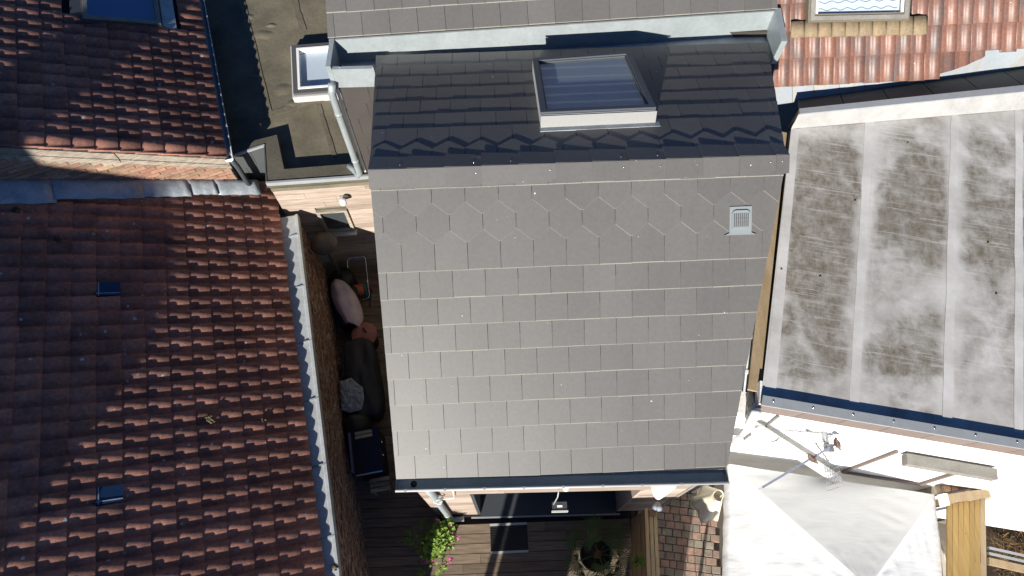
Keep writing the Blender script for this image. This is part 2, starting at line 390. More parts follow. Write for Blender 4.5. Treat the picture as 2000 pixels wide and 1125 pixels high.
def lay_slates(parent, fr, clip, courses, wdt, m, gauge=0.275, th=0.008, gap=0.0045, lift=0.014, name='slate', jit=0.0015, holes=()):
    """courses: (v of the lower edge, u of one joint, style)"""
    us = [p[0] for p in clip]; n = 0
    for (vb, uj, style) in courses:
        ln = gauge+0.16
        vt = vb-ln
        if style == 'v': vt -= 0.03
        k0 = math.floor((min(us)-uj)/wdt)-1; k1 = math.ceil((max(us)-uj)/wdt)+1
        for k in range(k0, k1):
            a, b = uj+k*wdt+gap/2, uj+(k+1)*wdt-gap/2
            if style == 'v':
                d = 0.118
                poly = [(a,vt),(b,vt),(b,vb-d),((a+b)/2+0.012,vb),((a+b)/2-0.012,vb),(a,vb-d)]
            else:
                dj = random.uniform(-0.002,0.002)
                poly = [(a,vt),(b,vt),(b,vb+dj),(a,vb+dj+random.uniform(-0.002,0.002))]
            poly = clip_poly(poly, clip)
            if len(poly) < 3 or area(poly) < 0.0012: continue
            cx = sum(p[0] for p in poly)/len(poly); cy = vb-0.1
            if any(h[0] < a+0.02 and b-0.02 < h[1] and h[2] < vb-gauge+0.03 and vb < h[3] for h in holes): continue
            j = random.uniform(-jit, jit); j2 = random.uniform(-jit, jit)
            hh = lambda p: 0.002+(lift+j)*(1-(vb-p[1])/(vb-vt))+j2*(p[0]-a)/wdt
            mb = MB(); ch = (random.uniform(0.003,0.005) if style == 'v' else random.uniform(0.006,0.011)) if m is M['slate'] else 0.0
            mb.frustum([fr.P(p[0], p[1], hh(p)) for p in poly], [fr.P(p[0], p[1]-(ch if p[1] > vt+0.05 else 0), hh(p)+th) for p in poly])
            so_ = mb.build(name, m, parent); n += 1
            if m is M['slate']:                      # pale cut edges
                so_.data.materials.append(M['slate_edge']); so_.data.polygons.foreach_set('material_index', [0,0]+[1]*(len(so_.data.polygons)-2))
    return n

# pantile shared meshes: x runs down the slope, y across, z up
def pantile_mesh(name, ln, wd, amp, th, m, lift=0.02, kind='roll', seg=16):
    def z(t):
        if kind == 'roll':      # wide shallow pan rising into a roll (t = 1 is the roll's outer edge)
            if t < 0.18: s0 = 0.0
            elif t < 0.70: s0 = math.sin(math.pi*0.5*(t-0.18)/0.52)
            elif t < 0.79: s0 = 1.0
            else: s0 = 0.02+0.98*math.cos(min(1, (t-0.79)/0.25)*math.pi*0.5)
            return amp*s0
        # interlocking tile: flat pan with one bold roll at its side
        if t < 0.40: return amp*0.10*(1-math.cos(2*math.pi*t/0.40))*0.5
        q = (t-0.40)/0.60
        return amp*math.sin(math.pi*min(1,q))**0.75
    ts = [i/seg*1.06 for i in range(seg+1)]
    vs = []; fs = []
    for x, lf in ((-0.06, -0.004), (ln, lift)):
        for t in ts: vs.append((x, t*wd, z(t)+lf))
    n = seg+1
    # rounded lower lip
    for t in ts: vs.append((ln+0.004, t*wd, z(t)+lift-th*0.5))
    for t in ts: vs.append((ln-0.001, t*wd, z(t)+lift-th))
    for r_ in range(3):
        for i in range(seg): fs.append((r_*n+i, (r_+1)*n+i, (r_+1)*n+i+1, r_*n+i+1))
    # thin flank at the roll side
    a = len(vs); vs += [(-0.06, ts[-1]*wd, z(ts[-1])-0.004-th), (ln, ts[-1]*wd, z(ts[-1])+lift-th)]
    fs.append((n-1, 2*n-1, a+1, a))
    a = len(vs); vs += [(-0.06, 0, z(0)-0.004-th), (ln, 0, z(0)+lift-th)]
    fs.append((0, a, a+1, n))
    me = bpy.data.meshes.new(name); me.from_pydata(vs, [], fs); me.update()
    sm = [True]*len(fs); me.polygons.foreach_set('use_smooth', sm); me.materials.append(m)
    # keep the outer lip crisp
    return me

def lay_tiles(parent, fr_mat, spots, me, m, limit=300, name='roof_tile', jit=0.8):
    """spots: list of (origin). Nearest / in frame ones become parts, the rest one mass"""
    base = parent_world(parent)
    inside = []; rest = []
    for p in spots:
        x, y = PROJ(p+fr_mat@Vector((0.14,0.1,0)))
        (inside if (-30 < x < 2030 and -25 < y < 1150) else rest).append((p, x, y))
    inside.sort(key=lambda q: (q[0]-CAM).length)
    keep, more = inside[:limit], inside[limit:]
    for p, x, y in keep:
        o = bpy.data.objects.new(name, me); col.objects.link(o); o.parent = parent
        jr = Matrix.Rotation(R(random.uniform(-jit, jit)), 3, 'Z') @ Matrix.Rotation(R(random.uniform(-jit, jit)*0.8), 3, 'Y') @ Matrix.Rotation(R(random.uniform(-jit, jit)*0.8), 3, 'X')
        slip = random.uniform(0.012,0.03) if random.random() < 0.03 else 0.0
        mm = (fr_mat @ jr).to_4x4(); mm.translation = p-base+(fr_mat@Vector((random.uniform(-0.005,0.005)+slip, random.uniform(-0.003,0.003), random.uniform(-0.001,0.003))))
        o.matrix_local = mm
    mb = MB()
    for p, x, y in more+rest:
        mb.add([p+fr_mat@v.co for v in me.vertices], [tuple(f.vertices) for f in me.polygons], True)
    if mb.v: mb.build(name+'_field', m, parent, True)
    return len(keep), len(more)+len(rest)

exec_order = []
del exec_order
def struct(o):
    o['kind'] = 'structure'; return o
def sheet(fr, pts, th=0.02):
    return [fr.P(u, v, -th) for u, v in pts]
# ================================================================== GROUND
struct(MB().add([(-60,-60,-0.16),(60,-60,-0.16),(60,60,-0.16),(-60,60,-0.16)], [(0,1,2,3)]).build('ground', M['ground']))

# ================================================================== key points
RL, RR = W(722,335,5.55), W(1535,305,5.55)          # main ridge
EL, ER = W(775,933,3.74), W(1419,918,3.74)          # front eave
NL, NR = W(735,112,4.75), W(1497,85,4.75)           # rear eave
U = (RR-RL).normalized()
FS = Frame(RL, U, (EL+ER)/2-(RL+RR)/2)
FN = Frame(RL, U, (NL+NR)/2-(RL+RR)/2)
YAW = math.atan2(U.y, U.x)
XW = lambda y: -2.12-0.2292*(y-0.27)                # line of the left neighbour's yard wall
wall_d = (ER-EL).normalized(); wall_d.z = 0; wall_d.normalize()

# ================================================================== DECK
deck = struct(bpy.data.objects.new('deck', None)); col.objects.link(deck); deck.location = (-1, 2, 0)
MB().prism([(-3.6,-1.7,-0.14),(1.86,-1.7,-0.14),(1.86,1.4,-0.14),(-1.0,1.4,-0.14),(-1.0,5.9,-0.14),(-3.6,5.9,-0.14)], (0,0,0.09)).build('joist_bed', M['underlay'], deck)
dY = -1.6; pw = 0.142
while dY < 5.75:
    y0, y1 = dY, dY+pw-0.008
    xe = 1.82 if y1 < 1.12 else -1.12
    xs = XW((y0+y1)/2)+0.02-0.1
    cuts = [xs]
    x = xs+random.uniform(0.7, 2.4)
    while x < xe-0.4: cuts.append(x); x += random.uniform(1.6, 2.6)
    cuts.append(xe)
    for a, b in zip(cuts, cuts[1:]):
        sl = math.tan(YAW*0.8)
        z = random.uniform(-0.003, 0.002)
        MB().prism([(a+0.002, y0+a*sl, -0.045),(b-0.002, y0+b*sl, -0.045),(b-0.002, y1+b*sl, -0.045),(a+0.002, y1+a*sl, -0.045)], (0,0,0.045+z)).build('deck_plank', M['deck'], deck)
    dY += pw

# ================================================================== PAVED PATH
path = struct(bpy.data.objects.new('paved_path', None)); col.objects.link(path); path.location = (2.6, 0.8, 0)
MB().box(1.87, 4.2, -1.6, 2.6, -0.15, -0.075).build('joint_sand', M['joint'], path)
pa = R(-7); ca, sa = math.cos(pa), math.sin(pa)
pm = {}
for wdt in (0.105, 0.14, 0.165):
    mb = MB(); h = 0.052; b_ = 0.006; x, y = wdt/2-0.004, 0.112/2-0.004
    mb.add([(-x,-y,-0.02),(x,-y,-0.02),(x,y,-0.02),(-x,y,-0.02),(-x,-y,h-b_),(x,-y,h-b_),(x,y,h-b_),(-x,y,h-b_),
            (-x+b_,-y+b_,h),(x-b_,-y+b_,h),(x-b_,y-b_,h),(-x+b_,y-b_,h)],
           [(0,1,5,4),(1,2,6,5),(2,3,7,6),(3,0,4,7),(4,5,9,8),(5,6,10,9),(6,7,11,10),(7,4,8,11),(8,9,10,11)])
    me = bpy.data.meshes.new('paver'); me.from_pydata([tuple(p) for p in mb.v], [], mb.f); me.update(); me.materials.append(M['paver']); pm[wdt] = me
for r_ in range(-8, 20):
    x = -0.2+random.uniform(0, 0.1)
    while x < 1.5:
        wdt = random.choice((0.105, 0.14, 0.14, 0.165))
        lx, ly = x+wdt/2, r_*0.113
        X, Y = 1.95+lx*ca-ly*sa, 0.1+lx*sa+ly*ca
        x += wdt
        if not (1.90 < X-wdt/2 and X+wdt/2 < 3.2): continue
        o = bpy.data.objects.new('paver', pm[wdt]); col.objects.link(o); o.parent = path
        o.location = Vector((X, Y, -0.073+random.uniform(-0.004,0.002)))-path.location
        o.rotation_euler = (R(random.uniform(-0.6,0.6)), R(random.uniform(-0.6,0.6)), pa+R(random.uniform(-1,1)))

# ================================================================== MAIN HOUSE
hs = thing('slate_roof_house', 'house with grey slate roof, hexagonal slate band, skylight and wood clad front', 'house', (0.6, 3.4, 0))
# --- walls
WS = EL+V3((0.06,0.05,0)); WE = ER+V3((-0.06,0.05,0)); WS.z = WE.z = 0
NWc = V3((NL.x+0.1, NL.y-0.1, 0)); NEc = V3((NR.x-0.12, NR.y-0.1, 0))
wd = (WE-WS).normalized(); wn = V3((wd.y, -wd.x, 0))     # out of the front wall
ft = lambda x: WS+wd*((x-WS.x)/wd.x)
NX0, NX1, NZ = -0.53, 1.67, 2.2
ztop = 3.66
def wall_piece(mb, a, b, z0, z1, th=0.2):
    mb.prism([a+V3((0,0,z0)), b+V3((0,0,z0)), b-wn*th+V3((0,0,z0)), a-wn*th+V3((0,0,z0))], (0,0,z1-z0))
mb = MB()
wall_piece(mb, ft(WS.x), ft(NX0), -0.1, ztop); wall_piece(mb, ft(NX1), WE, -0.1, ztop); wall_piece(mb, ft(NX0), ft(NX1), NZ, ztop)
mb.prism([WS-wn*0.2+V3((0,0,-0.1)), WS-wn*0.2+V3((0.2,0,-0.1)), NWc+V3((0.2,0,-0.1)), NWc+V3((0,0,-0.1))], (0,0,3.75))
mb.prism([WE-wn*0.2+V3((-0.2,0,-0.1)), WE-wn*0.2+V3((0,0,-0.1)), NEc+V3((0,0,-0.1)), NEc+V3((-0.2,0,-0.1))], (0,0,3.75))
mb.build('wall', M['plinth'], hs)
# gables up to the roof
mb = MB()
for (s_, n_, r_) in ((WS, NWc, RL), (WE, NEc, RR)):
    t = (r_.y-s_.y)/(n_.y-s_.y); k = s_.lerp(n_, t)
    sg = 1 if s_ is WS else -1
    mb.prism([s_-wn*0.22+V3((0,0,3.65)), n_+V3((0,0,3.65)), n_+V3((0,0,4.65)), k+V3((0,0,5.45))], (0.15*sg,0,0))
mb.build('gable', M['slate2'], hs)
# front cladding boards, one by one
bz = 0.02
while bz < ztop-0.05:
    z1 = min(bz+0.138, ztop)
    spans = [(WS.x, WE.x)] if bz > NZ-0.02 else [(WS.x, NX0), (NX1, WE.x)]
    for a, b in spans:
        cs = [a]
        if b-a > 1.5: cs.append(random.uniform(a+0.6, b-0.6))
        cs.append(b)
        for p, q in zip(cs, cs[1:]):
            A, B = ft(p+0.002), ft(q-0.002)
            MB().prism([A+wn*0.002+V3((0,0,bz)), B+wn*0.002+V3((0,0,bz)), B+wn*(0.024+random.uniform(-.002,.002))+V3((0,0,bz)), A+wn*(0.024+random.uniform(-.002,.002))+V3((0,0,bz))], (0,0,z1-bz-0.007)).build('cladding_board', M['clad'], hs)
    bz += 0.138
# corner trim
MB().prism([WE+wd*0.002+wn*0.03+V3((0,0,0)), WE+wd*0.05+wn*0.03, WE+wd*0.05-wn*0.05, WE+wd*0.002-wn*0.05], (0,0,ztop)).build('corner_trim', M['concrete'], hs)
# entrance recess
ND = 0.42
mb = MB()
mb.prism([ft(NX0)-wn*ND, ft(NX1)-wn*ND, ft(NX1)-wn*(ND+0.06), ft(NX0)-wn*(ND+0.06)], (0,0,NZ+0.05))
rc = mb.build('door_panel', M['anthracite'], hs)
for k in range(1, 3):
    p = ft(NX0+(NX1-NX0)*k/3)-wn*(ND-0.012)
    MB().beam(p+V3((0,0,0.02)), p+V3((0,0,NZ-0.02)), 0.05, 0.02, wn).build('mullion', M['dark_frame'], rc)
MB().prism([ft(NX0+0.002)+V3((0,0,NZ+0.002)), ft(NX1-0.002)+V3((0,0,NZ+0.002)), ft(NX1-0.002)-wn*ND+V3((0,0,NZ+0.002)), ft(NX0+0.002)-wn*ND+V3((0,0,NZ+0.002))], (0,0,0.05)).build('soffit', M['clad'], hs)
for x0, dx in ((NX0, 0.045), (NX1, -0.045)):
    A, B = ft(x0), ft(x0+dx)
    MB().prism([A+wn*0.028, B+wn*0.028, B-wn*(ND-0.002), A-wn*(ND-0.002)], (0,0,NZ-0.002)).build('jamb', M['anthracite'] if dx > 0 else M['clad'], hs)
MB().prism([ft(NX0+0.05)+wn*0.06, ft(NX1-0.05)+wn*0.06, ft(NX1-0.05)-wn*(ND-0.004), ft(NX0+0.05)-wn*(ND-0.004)], (0,0,0.03)).build('door_sill', M['anthracite'], hs)
MB().prism([ft(NX0-0.1)+wn*0.085+V3((0,0,0.003)), ft(NX1)+wn*0.085+V3((0,0,0.003)), ft(NX1)+wn*0.063+V3((0,0,0.003)), ft(NX0-0.1)+wn*0.063+V3((0,0,0.003))], (0,0,0.03)).build('sill_edge', M['galv'], hs)

# --- roof boards
cs = [(0,0.0), (FS.uv(RR)[0],0.0), FS.uv(ER), FS.uv(EL)]
cn = [(0,0.0), (FN.uv(RR)[0],0.0), FN.uv(NR), FN.uv(NL)]
for fr, c in ((FS, cs), (FN, cn)):
    MB().prism([fr.P(u, v, -0.003) for u, v in c], fr.n*-0.05).build('roof_deck', M['underlay'], hs)
# --- front slates
vs = [FS.px(1000, y)[1] for y in (415,470.6,522.5,576,628,680,730,778,830,880,930)]
g = (vs[-1]-vs[0])/10; vS = FS.uv((EL+ER)/2)[1]
uj = FS.px(785,500)[0]; wS = 0.3265
vs = [vS-0.002-g*(10-i) for i in range(11)]
co = []
for i, v in enumerate(vs):
    half = (i-2) % 2
    co.append((v, uj+(wS/2 if half else 0), 'v' if i < 2 else 's'))
co.insert(0, (vs[0]-g+0.02, uj+wS/2, 's'))
vent_uv = [FS.px(*p) for p in ((1423,403),(1466,403),(1466,458),(1423,458))]
cs_ = [(0,0.03), (FS.uv(RR)[0],0.03)]+[FS.uv(ER), FS.uv(EL)]
n1 = lay_slates(hs, FS, cs_, co, wS, M['slate'], gauge=g)
# --- rear slates
vN = FN.uv((NL+NR)/2)[1]
gN = 0.272
sky_px = [(1040,117),(1230,103),(1281,213),(1056,223)]
SKH = 0.17
sky_top = [ONP(x, y, FN.o+FN.n*SKH, FN.n) for x, y in sky_px]
sk_uv = [FN.uv(p) for p in sky_top]
hole = (min(p[0] for p in sk_uv), max(p[0] for p in sk_uv), min(p[1] for p in sk_uv), max(p[1] for p in sk_uv))
ujn = FN.px(640+545/3.124, 450/3.124)[0]
con = []
v = vN; i = 0
while v > 0.12:
    con.append((v, ujn+(wS/2 if i % 2 else 0), 's')); v -= gN; i += 1
# the pointed course
con.sort()
k = min(range(len(con)), key=lambda q: abs(con[q][0]-FN.px(640+540/3.124, 878/3.124)[1]))
con[k] = (con[k][0], FN.px(640+443/3.124, 900/3.124)[0], 'v')
for q in range(k, -1, -1):
    con[q] = (con[q][0], con[k][1]+(wS/2 if (k-q) % 2 else 0), con[q][2])
for q in range(k+1, len(con)):
    con[q] = (con[q][0], con[k][1]+(wS/2 if (q-k) % 2 else 0), 's')
n2 = lay_slates(hs, FN, [(0,0.03),(FN.uv(RR)[0],0.03),FN.uv(NR),FN.uv(NL)], con, wS, M['slate'], gauge=gN, lift=0.0145, jit=0.002, gap=0.005, holes=[hole])
# --- ridge slates in pairs
ur = FS.uv(RR)[0]; kk = 0; u = -0.01
off = FS.px(700+335/3.517, 335)[0] % 0.36
edges = [-0.012]+[off+0.36*i for i in range(14) if 0.05 < off+0.36*i < ur-0.05]+[ur+0.01]
for a, b in zip(edges, edges[1:]):
    for fr, wv in ((FS, 0.175), (FN, 0.20)):
        dv = random.uniform(-0.006, 0.006)
        h0, h1 = 0.030, 0.019                       # each piece laps over the next one
        P = [fr.P(a+0.002, -0.013, h0), fr.P(b+0.018, -0.013, h1), fr.P(b+0.018, wv+dv-0.015, h1-0.002), fr.P(a+0.002, wv+dv, h0-0.002)]
        MB().prism(P, fr.n*0.006).build('ridge_slate', M['slate'], hs)
        sc_ = fr.P(b-0.07 if fr is FN else b-0.05, 0.05, h1+0.009)
        if random.random() < 0.6: MB().lathe(sc_, [(0.007,-0.003),(0.007,0.002),(0.004,0.004)], 8, fr.n).build('screw_head', M['chrome'], hs)
# --- vent tile
c0 = sum((V3((*p,0)) for p in vent_uv), V3((0,0,0)))/4
vw = (vent_uv[1][0]-vent_uv[0][0])/2; vh = (vent_uv[2][1]-vent_uv[1][1])/2
M['vent'] = mat('vent_plastic', (0.20,0.225,0.235), 0.5, fine=0.05)
mb = MB()
mb.prism([FS.P(c0.x-vw, c0.y-vh, 0.016), FS.P(c0.x+vw, c0.y-vh, 0.016), FS.P(c0.x+vw, c0.y+vh-0.02, 0.02), FS.P(c0.x+vw+0.05, c0.y+vh, 0.021), FS.P(c0.x-vw-0.05, c0.y+vh, 0.021), FS.P(c0.x-vw, c0.y+vh-0.02, 0.02)], FS.n*0.012)
vent = mb.build('roof_vent', M['vent'], hs)
rim = []
for a0, cx, cy in ((180, -1, -1), (270, 1, -1)):
    for j in range(5):
        t = R(a0+j*22.5); rim.append((c0.x+cx*(vw-0.06)+math.cos(t)*0.04, c0.y+cy*(vh-0.075)+math.sin(t)*0.04))
rim += [(c0.x+vw-0.022, c0.y+vh-0.06), (c0.x-vw+0.022, c0.y+vh-0.06)]
MB().prism([FS.P(u_, v_, 0.027) for u_, v_ in rim], FS.n*0.018).build('hood', M['vent'], vent)
for r_ in range(3):
    for q in range(8):
        uu = c0.x-vw+0.042+q*(2*vw-0.084)/7; vv = c0.y-vh+0.07+r_*(2*vh-0.17)/2.6
        MB().obox(FS.P(uu, vv+0.02, 0.046), FS.u*0.006, FS.v*0.024, FS.n*0.002).build('slot', M['dark_frame'], vent)
# --- skylight on the rear slope
sky_bot = [p-FN.n*(SKH+0.01) for p in sky_top]
def ring(corners, wdt, h0, h1, n_):
    """four bars along a quad, returns list of prisms' polygons (mitred)"""
    c = sum(corners, V3((0,0,0)))/4; res = []
    inn = []
    for i in range(4):
        a, b, d = corners[i-1], corners[i], corners[(i+1) % 4]
        e1 = (b-a).normalized(); e2 = (d-b).normalized()
        i1 = n_.cross(e1); i1 = i1 if i1.dot(c-b) > 0 else -i1
        i2 = n_.cross(e2); i2 = i2 if i2.dot(c-b) > 0 else -i2
        k_ = wdt/(1+i1.dot(i2)); inn.append(b+(i1+i2)*k_)
    for i in range(4):
        j = (i+1) % 4; res.append([corners[i]+n_*h0, corners[j]+n_*h0, inn[j]+n_*h0, inn[i]+n_*h0])
    return res, inn
sl = MB()
bars, inn = ring(sky_top, 0.05, -SKH-0.01, 0, FN.n)
for b in bars: sl.prism(b, FN.n*SKH)
skl = sl.build('skylight', M['light_frame'], hs)
bars, inn = ring([p for p in sky_top], 0.06, 0.0, 0, FN.n)
for b in bars: MB().prism([p+FN.n*0.001 for p in b], FN.n*0.022).build('sash', M['blue_frame'], skl)
bars2, inn2 = ring(inn, 0.016, -0.04, 0, FN.n)
for b in bars2: MB().prism(b, FN.n*0.045).build('glazing_bead', M['dark_frame'], skl)
MB().prism([p-FN.n*0.012 for p in inn2], FN.n*0.006).build('pane', M['glass'], skl)
bl_ = MB().prism([p-FN.n*0.028 for p in inn2], FN.n*-0.006).build('blind_panel', M['glass_backing'], skl)
MB().prism([p-FN.n*0.125 for p in inn], FN.n*-0.02).build('lining', M['light_frame'], skl)
# pale front apron facing the sun, and flashing around it
a, b = sky_top[3], sky_top[2]; sdir = (b-a).normalized(); out = sdir.cross(FN.n); out = out if out.y < 0 else -out
MB().prism([a-FN.n*(SKH-0.02)+out*0.002, b+sdir*0.01-FN.n*(SKH-0.02)+out*0.002, b+sdir*0.01-FN.n*0.012+out*0.002, a-FN.n*0.012+out*0.002], out*0.02).build('apron', mat('apron_paint', (0.27,0.27,0.265), 0.55, fine=0.05), skl)
MB().prism([a-FN.n*(SKH-0.013)+out*0.004-sdir*0.01, b+sdir*0.05-FN.n*(SKH-0.013)+out*0.004, b+sdir*0.05-FN.n*(SKH-0.013)+out*0.09, a-sdir*0.01-FN.n*(SKH-0.013)+out*0.09], FN.n*0.012).build('flashing', M['lead'], skl)
# --- front gutter
ga, gb = EL+V3((-0.0,0.0,-0.03))+wd*-0.015, ER+V3((0,0,-0.03))+wd*0.02
def gut(p):     # cross-section, front is -y
    return [p+wn*x+V3((0,0,z)) for x, z in ((-0.03,-0.01),(-0.02,-0.10),(0.0,-0.125),(0.09,-0.125),(0.115,-0.10),(0.12,-0.012),(0.128,-0.005),(0.134,-0.012),(0.128,-0.022),(0.124,-0.10),(0.093,-0.131),(-0.004,-0.131),(-0.027,-0.103),(-0.036,-0.012))]
A, B = gut(ga), gut(gb); n = len(A); mb = MB()
mb.add(A+B, [(i, (i+1) % n, (i+1) % n+n, i+n) for i in range(n)])
for P_ in (A, B):
    mb.add([P_[i] for i in range(0,6)], [tuple(range(6))])
gt = mb.build('gutter', M['zinc'], hs)
MB().tube([ga+wn*0.128+V3((0,0,-0.012)), gb+wn*0.128+V3((0,0,-0.008))], 0.015, 8).build('gutter_bead', M['light_frame'], gt)
for q in range(9):
    p = ga.lerp(gb, 0.03+q*0.118)+wn*0.128+V3((0,0,-0.008))
    MB().obox(p, wd*0.011, wn*0.012, (0,0,0.012)).build('bracket', M['galv'], gt)
pd = ga+wd*0.175
MB().lathe(pd+wn*0.045+V3((0,0,-0.124)), [(0.035,0.0),(0.035,0.002)], 14).build('outlet', M['black'], gt)
# --- front downpipe
dpx = W(826,951,3.6); dp = ft(dpx.x)+wn*0.085
bt = V3((dp.x, dp.y, 0.11))
mb = MB(); mb.tube([dp+V3((0,0,3.55)), V3((dp.x,dp.y,0.18)), bt, bt+V3((0.05,-0.01,-0.03)), bt+V3((0.21,0.0,-0.035))], 0.043, 14)
dpo = mb.build('downpipe', M['zinc'], hs)
for z in (0.35, 0.62, 2.2, 3.3):
    MB().lathe((dp.x,dp.y,z), [(0.048,0),(0.05,0.008),(0.05,0.03),(0.048,0.038)], 14).build('collar', M['galv'], dpo)

# ================================================================== REAR HOUSE
rh = thing('rear_slate_house', 'taller slate roofed house behind, with zinc box gutter and slate clad side wall', 'house', (0.5, 7.5, 0))
ZR = 5.0
BL, BR = W(641,75,ZR), W(1517,18,ZR)
ub = (BR-BL).normalized(); up = V3((-ub.y, ub.x, 0))
FR = Frame(BL, ub, -up*math.cos(R(34))+V3((0,0,-math.sin(R(34)))))
wR = FR.uv(BR)[0]
vtop = -3.2
lt = FR.px(637, 0); slope_l = (lt[0]-0)/(lt[1]-0) if abs(lt[1]) > 0.05 else 0
clipR = [(slope_l*vtop, vtop), (wR, vtop), (wR, 0), (0, 0)]
co = []
ujr = FR.px(640+215/3.124, 60)[0]
for i in range(10): co.append((-i*0.275, ujr+(wS/2 if i % 2 else 0), 's'))
lay_slates(rh, FR, clipR, co, wS, M['slate'])
MB().prism([FR.P(u_, v_, -0.004) for u_, v_ in clipR], FR.n*-0.06).build('roof_deck', M['underlay'], rh)
# box gutter
S0, S1 = W(648,133,4.92), V3((NR.x+0.05, NR.y-0.12, 4.92))
gz = 4.62
mb = MB()                                          # lit zinc upstand below the rear slates
mb.prism([BL+V3((0,0,-0.03)), BR+V3((0,0,-0.03)), BR-up*0.03+V3((0,0,gz-ZR)), BL-up*0.03+V3((0,0,gz-ZR))], up*0.02)
bgut = mb.build('box_gutter', M['zinc'], rh)
MB().prism([V3((S0.x,S0.y+0.02,gz)), V3((BR.x,BR.y-0.45,gz)), V3((BR.x,BR.y-0.02,gz)), V3((S0.x,BL.y-0.02,gz))], (0,0,-0.015)).build('gutter_floor', M['zinc_old'], bgut)
MB().prism([V3((S0.x-0.055,S0.y-0.03,gz)), V3((S0.x,S0.y-0.03,gz)), V3((S0.x,BL.y+0.04,gz)), V3((S0.x-0.055,BL.y+0.04,gz))], (0,0,0.36)).build('gutter_end', M['zinc'], bgut)
lipE = NL.x+0.03
MB().prism([V3((S0.x+0.002,S0.y-0.03,gz)), V3((lipE,S0.y-0.015,gz)), V3((lipE,S0.y+0.03,gz)), V3((S0.x+0.002,S0.y+0.015,gz))], (0,0,0.31)).build('gutter_lip', M['zinc'], bgut)
for q in range(2):
    MB().lathe((S0.x+0.1+q*0.38, S0.y, gz+0.312), [(0.012,0),(0.01,0.005)], 8).build('rivet', M['galv'], bgut)
MB().prism([V3((BR.x-0.02,BR.y-0.5,gz)), V3((BR.x+0.05,BR.y-0.5,gz)), V3((BR.x+0.06,BR.y+0.03,gz)), V3((BR.x-0.02,BR.y+0.03,gz))], (0,0,0.37)).build('gutter_end', M['zinc'], bgut)
# south wall (visible at its west corner only), slate hung
WY = S0.y+0.0
MB().box(S0.x, 3.0, WY+0.02, WY+0.3, 2.4, gz-0.02).build('wall', M['slate_wall'], rh)
MB().box(S0.x, 3.2, BL.y+0.4, 10.0, 0.0, 4.7).build('house_body', M['slate_wall'], rh)
FW = Frame(V3((S0.x, WY+0.018, gz-0.02)), (1,0,0), (0,0,-1))
co = [(0.30, 0.35, 's')]+[(0.30+0.5*(i+1)*0.6, 0.12 if i % 2 else 0.28, 's') for i in range(6)]
lay_slates(rh, FW, [(0.0,0),(0.72,0),(0.72,2.2),(0.0,2.2)], co, 0.33, M['slate_wall'], gauge=0.30, name='wall_slate', lift=0.008)
MB().box(S0.x-0.035, S0.x-0.002, WY-0.03, WY+0.0, 2.6, gz-0.03).build('corner_bead', M['white_paint'], rh)
pz = [V3((S0.x-0.02, WY-0.085, 4.66)), V3((S0.x-0.06, WY-0.085, 4.52)), V3((S0.x-0.07, WY-0.085, 3.05)), V3((S0.x-0.09, WY-0.09, 2.99)), V3((S0.x-0.30, WY-0.02, 2.99))]
pz = [V3((S0.x-0.03, WY-0.09, 4.75)), V3((S0.x-0.065, WY-0.095, 4.6)), V3((S0.x-0.07, WY-0.10, 4.3)), V3((S0.x-0.07, WY-0.10, 2.93)), V3((S0.x-0.10, WY-0.095, 2.85)), V3((S0.x-0.17, WY-0.0, 2.84)), V3((S0.x-0.26, WY+0.08, 2.835))]
pp = MB().tube(pz, 0.047, 14).build('downpipe', M['zinc'], rh)
for z in (4.2, 3.2): MB().lathe((S0.x-0.07, WY-0.10, z), [(0.05,0),(0.053,0.01),(0.053,0.04),(0.05,0.05)], 14).build('collar', M['zinc'], pp)

# ================================================================== FLAT ROOF EXTENSION
ex = thing('flat_roof_extension', 'flat roofed extension with bitumen roof, wood clad wall and raised edge', 'extension', (-2.6, 6.5, 0))
ZP, ZF = 2.84, 2.70
A_, B_, C_, D_ = W(447,306,ZP), W(517,283,ZP), W(521,357,ZP), W(718,343,ZP)
D2 = D_+(D_-C_)*0.35
gA, gB = W(385,-40,ZF), W(438,300,ZF)
floor = [V3((p.x,p.y,ZF)) for p in (A_, B_, C_, D2, V3((D2.x,9.9,0)), V3((gA.x-0.35,9.9,0)), V3((A_.x-0.3,A_.y+0.1,0)))]
MB().prism(floor, (0,0,-0.1)).build('roof_sheet', M['bitumen'], ex)
def parapet(mb, pts, wdt, z0, z1, side):
    for a, b in zip(pts, pts[1:]):
        a, b = V3((a.x,a.y,z0)), V3((b.x,b.y,z0)); d = (b-a).normalized(); s_ = V3((-d.y,d.x,0))*side
        mb.prism([a, b, b+s_*wdt, a+s_*wdt], (0,0,z1-z0))
c_in = lambda p, dx, dy, z=ZP: V3((p.x+dx, p.y+dy, z))
# raised edge as one L, mitred
wP = 0.235
e_cd = (D2-C_).normalized(); n_cd = V3((-e_cd.y, e_cd.x, 0))
e_ab = (B_-A_).normalized(); n_ab = V3((-e_ab.y, e_ab.x, 0))
Ci = V3((C_.x+wP*1.0, C_.y, 0))+n_cd*wP; Bi = V3((B_.x+wP*0.98, B_.y+0.0, 0))+n_ab*0.2; Ai = A_+n_ab*0.2-e_ab*0.3; Di = D2+n_cd*wP
A0 = A_-e_ab*0.3
L_out = [A0, B_, C_, D2, Di, Ci, Bi, Ai]
mb = MB(); mb.prism([V3((p.x,p.y,ZF-0.02)) for p in (C_, D2, Di, Ci)], (0,0,ZP-ZF+0.02)); mb.prism([V3((p.x,p.y,ZF-0.02)) for p in (B_, C_, Ci, Bi)], (0,0,ZP-ZF+0.02)); mb.prism([V3((p.x,p.y,ZF-0.02)) for p in (A0, B_, Bi, Ai)], (0,0,ZP-ZF+0.02))
par = mb.build('raised_edge', M['bitumen_dark'], ex)
